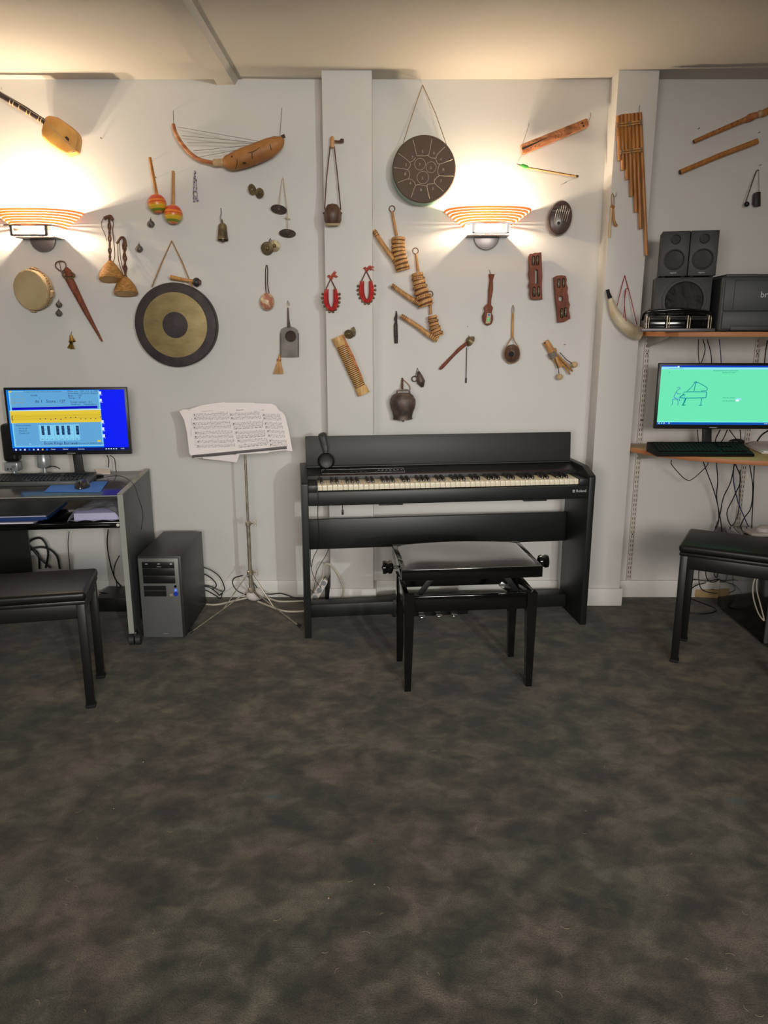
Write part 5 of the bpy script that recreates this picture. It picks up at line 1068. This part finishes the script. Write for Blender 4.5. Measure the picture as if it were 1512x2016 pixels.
# violin-shaped spoon castanet
r = wt('wooden_castanet', 'slim guitar-shaped wooden clapper with a small painted picture', 'clapper', 962, 600)
tub(r,'handle','redwood',[(968,540),(967,552),(966,570),(964,590),(963,604)],[6,3.2,4.6,3.2,4],W-.02,12,4,.7)
for (dy, nm) in ((0,'body'),): 
    m = MB(); m.prism(PL([(957,600),(962,598),(968,601),(971,606),(969,612),(968,616),(971,622),(971,630),(968,638),(962,641),(956,639),(951,632),(950,623),(953,616),(955,612),(953,606)],W-.035), (0,.024,0), 0, .004, 3); m.build('body','redwood',r)
m = MB(); m.prism(PL([(959.5,616),(967,617),(965,636),(956,637)],W-.0365), (0,.002,0)); m.prism(PL([(960,625),(965,626),(964,632),(958,633)],W-.0372), (0,.001,0), 2); m.prism(PL([(961,617.5),(965,618),(964,622),(961,622)],W-.0372), (0,.001,0), 1); m.build('picture',['cream','pad','limeg'],r)
tub(r,'hanging_thread','thread',[(967,541,W-.02),(963,531,W)],.6)
# mallet with cup head and hanging rod
r = wt('cup_mallet', 'slanting red-brown mallet with half-round bronze head', 'mallet', 900, 697)
tub(r,'handle','redwood',[(866,727),(872,721),(893,699),(905,687),(920,675)],[2.2,3.4,2.8,3.6,3.2],W-.025,12,4)
s = S(670); m = MB(); m.lathe([(0,9*s),(6*s,8*s),(9*s,3*s),(11*s,0),(10*s,-1*s),(0,-1*s)], P(927,672,W-.028), V((-.75,-.35,.45)).normalized()*1, 24); m.build('head','bronze',r)
tub(r,'hanging_wire','thread',[(925,664,W-.02),(922,660,W)],.5)
r = wt('metal_beater', 'thin metal rod hanging straight down beside the slanting mallet', 'beater', 918, 715)
tub(r,'rod','steel',[(919,684,W-.012),(917.5,752,W-.012)],.8); tub(r,'tip','burnt',[(917.6,744,W-.012),(917.4,754,W-.012)],1.5)
# pierced nut
r = wt('nut_whistle', 'round brown carved nut with dark hole, slung from a wooden handle', 'nut instrument', 1008, 695)
s = S(696); m = MB(); m.ball(P(1008,696,W-.04), (15.5*s,14*s,17.5*s), 0, 28); m.build('nut','brown',r)
m = MB(); m.lathe([(0,.0),(5.2*s,0),(4.8*s,.003),(0,.003)], P(1007,697,W-.04-13.6*s), OUT, 20); m.build('hole','cone',r)
tub(r,'handle','honey',[(1010,617),(1009,664)],[1.8,2.2],W-.02); tub(r,'hanging_wire','nickel',[(1009,618,W-.02),(1008,609,W-.01),(1010,600,W-.002),(1012,609,W-.01),(1011,618,W-.02)],.7,W-.02,6,3)
tub(r,'cord','rope',[(1009,663,W-.02),(1003,672,W-.03),(996,683,W-.045),(992,700,W-.04),(1000,713,W-.035),(1010,715,W-.035),(1021,708,W-.04),(1023,695,W-.045),(1020,682,W-.045),(1013,672,W-.03),(1010,663,W-.02)],1.1,W-.03,8,4)
# jingle sticks
def jstick(label, outer, holes, jing, x, y):
    r = wt('jingle_stick', label, 'jingle stick', x, y, W-.02, 'wooden jingle sticks')
    Y0 = W-.03; m = MB(); m.plate(XZ(outer,Y0), [XZ(h,Y0) for h in holes], Y0, .022); m.build('frame','redwood',r)
    for (a,b) in jing:
        s = S(b); 
        for dx in (-.0018,.0018):
            m = MB(); m.lathe([(0,0),(3*s,0.0005),(9*s,.0012),(9*s,-.0002),(0,-.0008)], P(a,b,Y0)+V((dx,0,0)), (1 if dx > 0 else -1,-.25,.05), 22); m.build('jingle','nickel',r)
        m = MB(); m.tube([P(a,b-10,Y0),P(a,b+10,Y0)], .001, 6); m.build('pin','steel',r)
def slot(cx_, cy_, w_, h_): return [(cx_+w_*math.cos(a), cy_+(h_-w_)*(1 if math.sin(a) > 0 else -1)+w_*math.sin(a)) for a in [2*math.pi*k/16 for k in range(16)]]
jstick('wooden jingle stick, left and higher of the pair', [(1043,500),(1048,500),(1052,498),(1058,498),(1065,497),(1066,520),(1067,545),(1066,560),(1067,590),(1052,590.5),(1048,590),(1044,587),(1042,578),(1043,570),(1040,562),(1043,555),(1042,549),(1040,540),(1042,530),(1041,515),(1041,505)],
 [slot(1049,514,3.2,10),slot(1057,513,3.2,10),slot(1055,545,3.2,14.5),slot(1050.5,575,3,10),slot(1059,574,3,10)], [(1049,514),(1057,513),(1050.5,575),(1059,574)], 1053, 545)
jstick('wooden jingle stick, right and lower of the pair', [(1090,546),(1096,543),(1104,542),(1112,543),(1115,550),(1114,558),(1117,567),(1116,575),(1118,584),(1118,592),(1121,600),(1119,610),(1121,620),(1122,627),(1117,630),(1110,634),(1098,635),(1096,615),(1093,590),(1091,565)],
 [slot(1099,558,3.4,9.5),slot(1108,557,3,9.5),slot(1103,588,4.2,5.4),slot(1105,617,3,10),slot(1112.5,615,3,9.5)], [(1099,559),(1108,558),(1105,617),(1112.5,615)], 1105, 588)
# kalimba
r = wt('kalimba', 'oval brown thumb piano with seven metal tines', 'kalimba', 1103, 431)
Y0 = W-.045; el = [(1102+23.5*math.cos(a)+2.5*math.sin(a)*-1*-1*.0, 430-33.5*math.sin(a)) for a in [2*math.pi*k/48 for k in range(48)]]
s = S(430); m = MB(); pr_ = [(0,.024),(.75,.023),(.93,.017),(1.,.004),(.96,-.014),(.78,-.026),(0,-.028)]
x_, y_, z_ = frame(OUT); vs = []; 
m.lathe([(a*23.5*s,b) for a,b in pr_], P(1102,430,W-.035), OUT, 48, ell=1.42); Rk = Matrix.Rotation(.14,3,'Y'); cc_ = P(1102,430,W-.035); m.v = [cc_+Rk@(v-cc_) for v in m.v]; m.build('body','kal',r)
Yk = W-.0655
for k in range(7):
    x = 1092+k*4.0+2; xt = 1094+k*4.1+1; y0 = 408-abs(3-k)*-1.0-(4 if k in (2,3,4) else 0); y1 = 437-abs(k-3)*-.5-(5-abs(k-3)); tub(r,'tine','nickel',[(xt+3,y0,Yk-.006),(xt,418,Yk-.002),(x-5+2,y1,Yk-.007)],.5,Yk,6)
tub(r,'bridge','chrome',[(1087,415.5,Yk-.001),(1121,417,Yk-.001)],1.0,Yk); tub(r,'pressure_bar','steel',[(1090,408,Yk+.001),(1118,409,Yk+.001)],1.2,Yk)
m = MB(); m.lathe([(0,0),(.0075,0),(0,.001)], P(1100,439,W-.0592), OUT, 20); m.build('sound_hole','burnt',r)
# double flute board
r = wt('double_flute', 'flat carved orange double flute slanting at the upper right of the middle wall', 'flute', 1092, 268, W-.02)
Y0 = W-.05; m = MB(); m.prism(PL([(1026,284),(1154,233),(1157,233.5),(1160,246),(1158,249),(1032,303),(1030,301)],Y0), (0,.03,0), 0, .003); m.build('body','orange',r)
def fb(u, v): # along, across
    a = V((1028,293)); b = V((1158,241)); d = (b-a); n_ = V((-d.y, d.x))/d.length; q = a+d*u+n_*v; return (q.x, q.y, Y0-.0008)
m = MB(); q = [P(*fb(.0,-1.8)),P(*fb(.22,-2.2)),P(*fb(.45,-3.2)),P(*fb(.22,0.4)),P(*fb(.0,2.2))]; m.prism(q,(0,.003,0)); m.build('split','burnt',r)
m = MB()
for u in (.12,.18,.24,.30): m.ball(P(*fb(u,-5.5)),.0022,0,8)
for u in (.12,.18,.24): m.ball(P(*fb(u,5)),.0022,0,8)
for v in (-3.2,3.2): c_ = P(*fb(.92,v)); m.box(c_,(.008,.003,.007))
m.build('finger_hole','burnt',r)
m = MB()
for k in range(4): m.ring(P(*fb(.70,0))+V((0,.0004,0)), .0048*(k+.6), .0009, OUT, 24, 0, 5)
for k in range(3): m.tube([P(*fb(.48+k*.045,-6)),P(*fb(.51+k*.045,0)),P(*fb(.48+k*.045,6))], .0009, 5, 4)
m.tube([P(*fb(.86,-7.5)),P(*fb(.86,7.5))], .0009, 5); m.build('carving','carved',r)
tub(r,'hanging_wire','thread',[(1030,301,Y0),(1020,318,W-.01)],.5); tub(r,'hanging_wire','thread',[(1158,242,Y0),(1163,228,W-.01),(1163,222,W-.002)],.5); tub(r,'hanging_wire','thread',[(1028,286,Y0),(1036,262,W-.02),(1042,243,W)],.4)
# green tipped stick
r = wt('arrow_stick', 'thin yellow stick with bright green leaf-shaped tip under the double flute', 'stick', 1078, 336)
tub(r,'shaft','bamboo',[(1038,330),(1136,347)],[1.9,1.9],W-.04,8); tub(r,'seam','burnt',[(1045,330.2,W-.0445),(1125,344.3,W-.0445)],.6); tub(r,'end_plug','iron',[(1134,346.6,W-.04),(1138.5,347.4,W-.04)],2.2)
m = MB(); m.prism(PL([(1022,325),(1030,322),(1040,326),(1042,331),(1032,331)],W-.046), (0,.008,0), 0, .002); m.build('green_tip','limeg',r); tub(r,'point','iron',[(1017,322.5),(1026,326)],[.5,2],W-.042)
tub(r,'hanging_wire','thread',[(1104,364,W),(1110,361,W-.02),(1116,358,W-.01)],.4)
# wooden whip clapper with two balls
r = wt('ball_clapper', 'split bamboo clapper with two little wooden balls on wires', 'clapper', 1100, 705)
s = S(700); tub(r,'body','honey',[(1074,672),(1080,681),(1093,704),(1104,722),(1123,736)][:4],[6,6.5,6.5,6],W-.03,14)
for q in ([(1090,700),(1112,722),(1122,737)],[(1094,696),(1118,720),(1127,731)]): tub(r,'tongue','honey',q,[4,4.2,3],W-.035,10,2,.5)
tub(r,'binding','rope',[(1086,693),(1095,691)],[6,6],W-.032,12); m = MB(); m.tube([P(1085,694,W-.035),P(1091,704,W-.035)], 7.3*s, 14, 0, 0, 1); m.build('cord_wrap','thread',r)
tub(r,'wire','iron',[(1102,694,W-.045),(1115,708,W-.045),(1127,716,W-.045)],.9); tub(r,'wire','iron',[(1092,704,W-.045),(1098,722,W-.045),(1101,738,W-.045)],.9)
bal(r,'ball','palew',1131,718,6,6,W-.045); bal(r,'ball','palew',1102,742,6,6,W-.045); bal(r,'knot_hole','burnt',1073,675,1.6,1.6,W-.047)
# pan flute on the right pillar
r = wt('pan_flute', 'bamboo pan flute of seven long pipes on the right pillar', 'pan flute', 1243, 300, F-.02)
tops = [(1217,228),(1223.5,226),(1231,224.5),(1238,224),(1245,223.5),(1252.5,222.5),(1260,221.5)]
bots = [(1220,316),(1226.5,335),(1234.5,354),(1243,387),(1252,418),(1261,451),(1273,503)]
for i, (a, b) in enumerate(zip(tops, bots)):
    A, B = P(*a,F-.02), P(*b,F-.02); R_ = 3.75*S(a[1],F); m = MB(); L = (B-A).length
    m.lathe([(R_*.7,.004),(R_*.72,0),(R_,.0),(R_,L*.45),(R_*1.03,L*.452),(R_,L*.456),(R_*.95,L),(0,L)], A, B-A, 16, mts=[1,0,0,0,0,0,0]); m.build('pipe',['cane','burnt'],r)
for (y0, y1, xx0, xx1) in ((247,240,1213.5,1265),(300,294,1221,1266)):
    for dy in (-2.2,2.2): tub(r,'cross_band','honey',[(xx0,y0+dy,F-.032),(xx1,y1+dy,F-.032)],1.6,F-.032)
    for k in range(7):
        t = (k+.5)/7; x = xx0+(xx1-xx0)*t; y = y0+(y1-y0)*t
        if k in (0,3,6): tub(r,'binding','thread',[(x-2,y-5,F-.034),(x+2,y+5,F-.034)],.9); tub(r,'binding','thread',[(x+2,y-5,F-.034),(x-2,y+5,F-.034)],.9)
tub(r,'hanging_thread','thread',[(1258,222,F-.02),(1259.5,207,F-.001)],.5)
# bone / wooden stick pair on right pillar
r = wt('clapper_sticks', 'two pale wooden sticks at the left edge of the right pillar', 'clapper', 1207, 430, F-.01)
tub(r,'stick','bone',[(1204,408),(1202,438),(1200,468)],[1.8,2.0,2.3],F-.02,8); tub(r,'stick','honey',[(1207,408),(1208,430),(1211,441),(1215,445)],[2,2.4,3,2.6],F-.02,8,4); tub(r,'joint','cane',[(1203,405),(1209,409)],[3,3],F-.022,8)
tub(r,'cord','rope',[(1205,405,F-.02),(1204,390,F-.01),(1206,380,F-.003),(1209,392,F-.01),(1209,405,F-.02)],.7,F-.01,6,3); tub(r,'hook','nickel',[(1213,379,F-.001),(1213,385,F-.012),(1210,387,F-.012),(1208,383,F-.01)],.6,F-.01,6,3)
# signal horn
r = wt('signal_horn', 'cream animal horn with black tip hanging by a red cord on the right pillar', 'horn', 1230, 625, F-.03)
tub(r,'horn','horn',[(1201,585),(1205,600),(1213,620),(1229,640),(1246,653),(1260,657)],[3.5,6.5,9.5,11.5,12.5,13],F-.045,24,6)
tub(r,'mouthpiece','cone',[(1196,570),(1197.5,577),(1201,587)],[3.6,3.4,4.6],F-.045,16)
pc_ = P(1261,657.5,F-.045); m = MB(); m.lathe([(0,-.002),(12*S(657,F),-.002),(12.6*S(657,F),.0015),(10*S(657,F),.001),(0,-.001)], pc_, (P(1260,657,F-.045)-P(1246,653,F-.045)), 24); m.build('bell_rim','bone',r)
for q in ([(1230,542,F-.002),(1222,572,F-.02),(1215,602,F-.045)],[(1230,542,F-.002),(1240,580,F-.02),(1254,640,F-.05)],[(1236,567,F-.015),(1231,572,F-.02),(1229,600,F-.04),(1228,626,F-.065)],[(1232,572,F-.02),(1229,600,F-.045),(1233,632,F-.07)]): tub(r,'cord','redl',q,.8,F-.02,6,3)
# flutes on the right wall
r = wt('recorder', 'orange wooden recorder slanting up to the right edge, upper of two pipes', 'flute', 1440, 252)
tub(r,'tube','cane',[(1366,279),(1400,264),(1440,247),(1470,234)],[3.8,4.2,4.6,5],W-.025,16,2); tub(r,'joint','orange',[(1468,236),(1478,231),(1490,226)],[5.5,7.5,5.5],W-.025,16,3); tub(r,'collar','palew',[(1491,226),(1496,224),(1502,222)],[5,7,5],W-.025,16,3); tub(r,'mouthpiece','cane',[(1500,224),(1530,210)],[6.5,7],W-.025,16)
m = MB()
for x, y in ((1404,258),(1416,253.5),(1427,249),(1440,243.5),(1452,238.5),(1462,234.5)): m.ball(P(x,y,W-.0355),.0022,0,8)
m.lathe([(0,0),(.0075,0),(.0075,.0012),(0,.0012)], P(1366,279,W-.025), P(1366,279,W-.025)-P(1380,273,W-.025), 16); m.build('finger_hole','burnt',r)
r = wt('bamboo_pipe', 'plain orange bamboo pipe below the recorder at upper right', 'flute', 1415, 308)
tub(r,'tube','cane',[(1339,339),(1415,307),(1491,278)],[4.8,5,5.4],W-.025,18); m = MB(); a_ = P(1338.5,339.3,W-.025); m.lathe([(0,0),(.0095,0),(.0095,.0015),(0,.0015)], a_, a_-P(1360,330,W-.025), 16); m.build('bore','burnt',r)
# wood block with ball on string
r = wt('ball_block', 'small dark block and a black ball hanging from one nail near the right edge', 'clapper', 1480, 375)
m = MB(); m.prism(PL([(1487,382),(1490,377.5),(1498,377),(1498,406),(1489,406),(1486,401)],W-.04), (0,.03,0), 0, .003); m.build('block','darkw',r)
tub(r,'cord','thread',[(1494,378,W-.02),(1494,336,W-.004)],.5); tub(r,'wire','iron',[(1494,336,W-.004),(1490,336,W-.01),(1482,356,W-.02),(1468,398,W-.03)],1.0,W-.02,6,2); bal(r,'ball','plast',1470,402,5,5,W-.03)
# loose nails and hooks
for i, (x, y, lab) in enumerate(((201,273,'bare nail right of the lute body'),(308,350,'small hook beside the left maraca stick'),(920,643,'bare nail above the slanting mallet'),(1374,254,'bare nail above the recorder'),(1492,262,'bare nail above the end of the bamboo pipe'),(1111,678,'bare nail above the ball clapper'),(1494,326,'nail holding the block and ball'))):
    c = P(x,y,W); m = MB(); m.cyl(c+V((0,.004,0)), c+V((0,-.016,0)), .0011, n=8); m.cyl(c+V((0,-.016,0)), c+V((0,-.018,0)), .0024, n=10); tag(m.build('wall_nail','steel'), lab, 'nail', 'nails in the wall')
def nail(r_name, x, y, Y0, Yw):
    o = bpy.data.objects[r_name]; m = MB(); a_ = P(x,y,Y0); b_ = V((a_.x,Yw+.003,a_.z)); m.cyl(b_, a_, .0012, n=8); m.build('nail','steel',o)
nail('wooden_whisk',551,698,W-.022,W); nail('metal_beater',919,685,W-.014,W); nail('kalimba',1103,425,W-.03,W); nail('bamboo_scraper',666,668,F-.035,F)
nail('bead_rattle',383,336,W-.016,W); nail('wooden_whistle',780,616,W-.018,W); nail('maraca.001',341,340,W-.03,W); nail('maraca',296,314,W-.03,W)
# ---------- key spot and added soft fill spots behind the camera, camera, view
def lamp(x, y, z, e, col, r_, aim, size, blend):
    L = bpy.data.lights.new('key_fill_spot', 'SPOT'); L.energy = e; L.color = col; L.shadow_soft_size = r_; L.spot_size = math.radians(size); L.spot_blend = blend
    o = bpy.data.objects.new('key_fill_spot', L); COL.objects.link(o); o.location = (x,y,z); o.rotation_euler = (V(aim)-V((x,y,z))).to_track_quat('-Z','Y').to_euler()
lamp(2.1,-3.4,1.95, 340, (.93,1.0,.96), .045, (-2.3,3.85,.6), 50, .4)
lamp(.3,-3.2,2.2, 610, (1.0,.93,.87), .7, (-1.0,3.85,.3), 58, 1.0)  # broad warm fill, added to brighten the left of the wall
lamp(1.3,-3.2,2.2, 400, (1.0,.95,.90), .7, (.3,3.85,.2), 60, 1.0)  # second soft fill, added to brighten the middle
lamp(-1.7,-2.6,1.4, 330, (1.0,.93,.87), .8, (2.0,3.85,.5), 50, 1.0)  # fill from the left, added to brighten the right corner under the shelves
# fittings belong to the part they sit on (both share the thing's origin, so the transform is unchanged)
def under(thing_prefix, child, parent):
    for r in [o for o in bpy.data.objects if o.parent is None and o.name.split('.')[0] == thing_prefix]:
        kids = [o for o in r.children]; base = lambda o: o.name.split('.')[0]; key = lambda o: int(o.name.split('.')[1]) if '.' in o.name else 0
        cs = sorted([o for o in kids if base(o) == child], key=key); ps = sorted([o for o in kids if base(o) == parent], key=key)
        for i, o in enumerate(cs):
            if ps: o.parent = ps[min(i*len(ps)//len(cs), len(ps)-1)]
for t_, c_, p_ in (('digital_piano','buttons','control_panel'),('digital_piano','logo','keybed'),('digital_piano','hook_cable','keybed'),('digital_piano','pedal','pedal_board'),('headphones','slider','headband'),
 ('piano_bench','screw','rail'),('piano_bench','height_knob','seat_frame'),('computer_desk','edge_band','side_panel'),('computer_desk','screw_cap','lower_shelf'),('computer_desk','front_trim','desktop'),
 ('monitor','maker_badge','case'),('monitor','screen','case'),('computer_mouse','scroll_wheel','shell'),('desktop_speaker','jack','base'),('desktop_speaker','volume_knob','base'),
 ('computer_tower','drive_marks','drive_bay'),('computer_tower','drive_bay','front_panel') if 0 else ('computer_tower','badge','front_panel'),('computer_tower','power_button','front_panel'),('computer_tower','indicator_lamp','front_panel'),('computer_tower','reset_button','front_panel'),('computer_tower','port','front_panel'),
 ('music_stand','rubber_foot','leg'),('music_stand','wing_screw','collar'),('printer','tray_handle','paper_tray'),('printer','lettering','front_cover'),('loudspeaker','lettering','cabinet'),('power_strip','socket','body'),
 ('wall_sconce','fixing_nut','wall_plate'),('double_flute','finger_hole','body'),('double_flute','carving','body'),('double_flute','split','body'),('arched_harp','seam','body'),('arched_harp','sound_hole','body'),('frame_drum','tacks','frame'),('frame_drum','lug','frame'),('tongue_drum','engraving','top_plate'),('recorder','finger_hole','tube'),('cowbell','strap_end','strap'),('nut_whistle','hole','nut'),('kalimba','pressure_bar','bridge'),('lute','sound_hole','body'),('lute','neck_band','neck'),('computer_keyboard','indicator_strip','case'),('subwoofer','driver','cabinet'),('loudspeaker','woofer','cabinet'),('loudspeaker','tweeter','cabinet')):
    under(t_, c_, p_)
wd = bpy.data.worlds.new('World'); SC.world = wd; wd.use_nodes = True; wd.node_tree.nodes['Background'].inputs[0].default_value = (.8,.85,1,1); wd.node_tree.nodes['Background'].inputs[1].default_value = .02
cam = bpy.data.cameras.new('camera'); co = bpy.data.objects.new('camera', cam); COL.objects.link(co)
cam.sensor_fit = 'VERTICAL'; cam.sensor_height = 36; cam.lens = FPX/2016*36; cam.clip_start = .02
co.location = (0,0,CAMH); co.rotation_euler = (math.pi/2-TH, 0, 0); SC.camera = co
vs_ = SC.view_settings; vs_.view_transform = 'Standard'; vs_.look = 'None'; vs_.exposure = 0; vs_.gamma = 1; vs_.use_curve_mapping = False
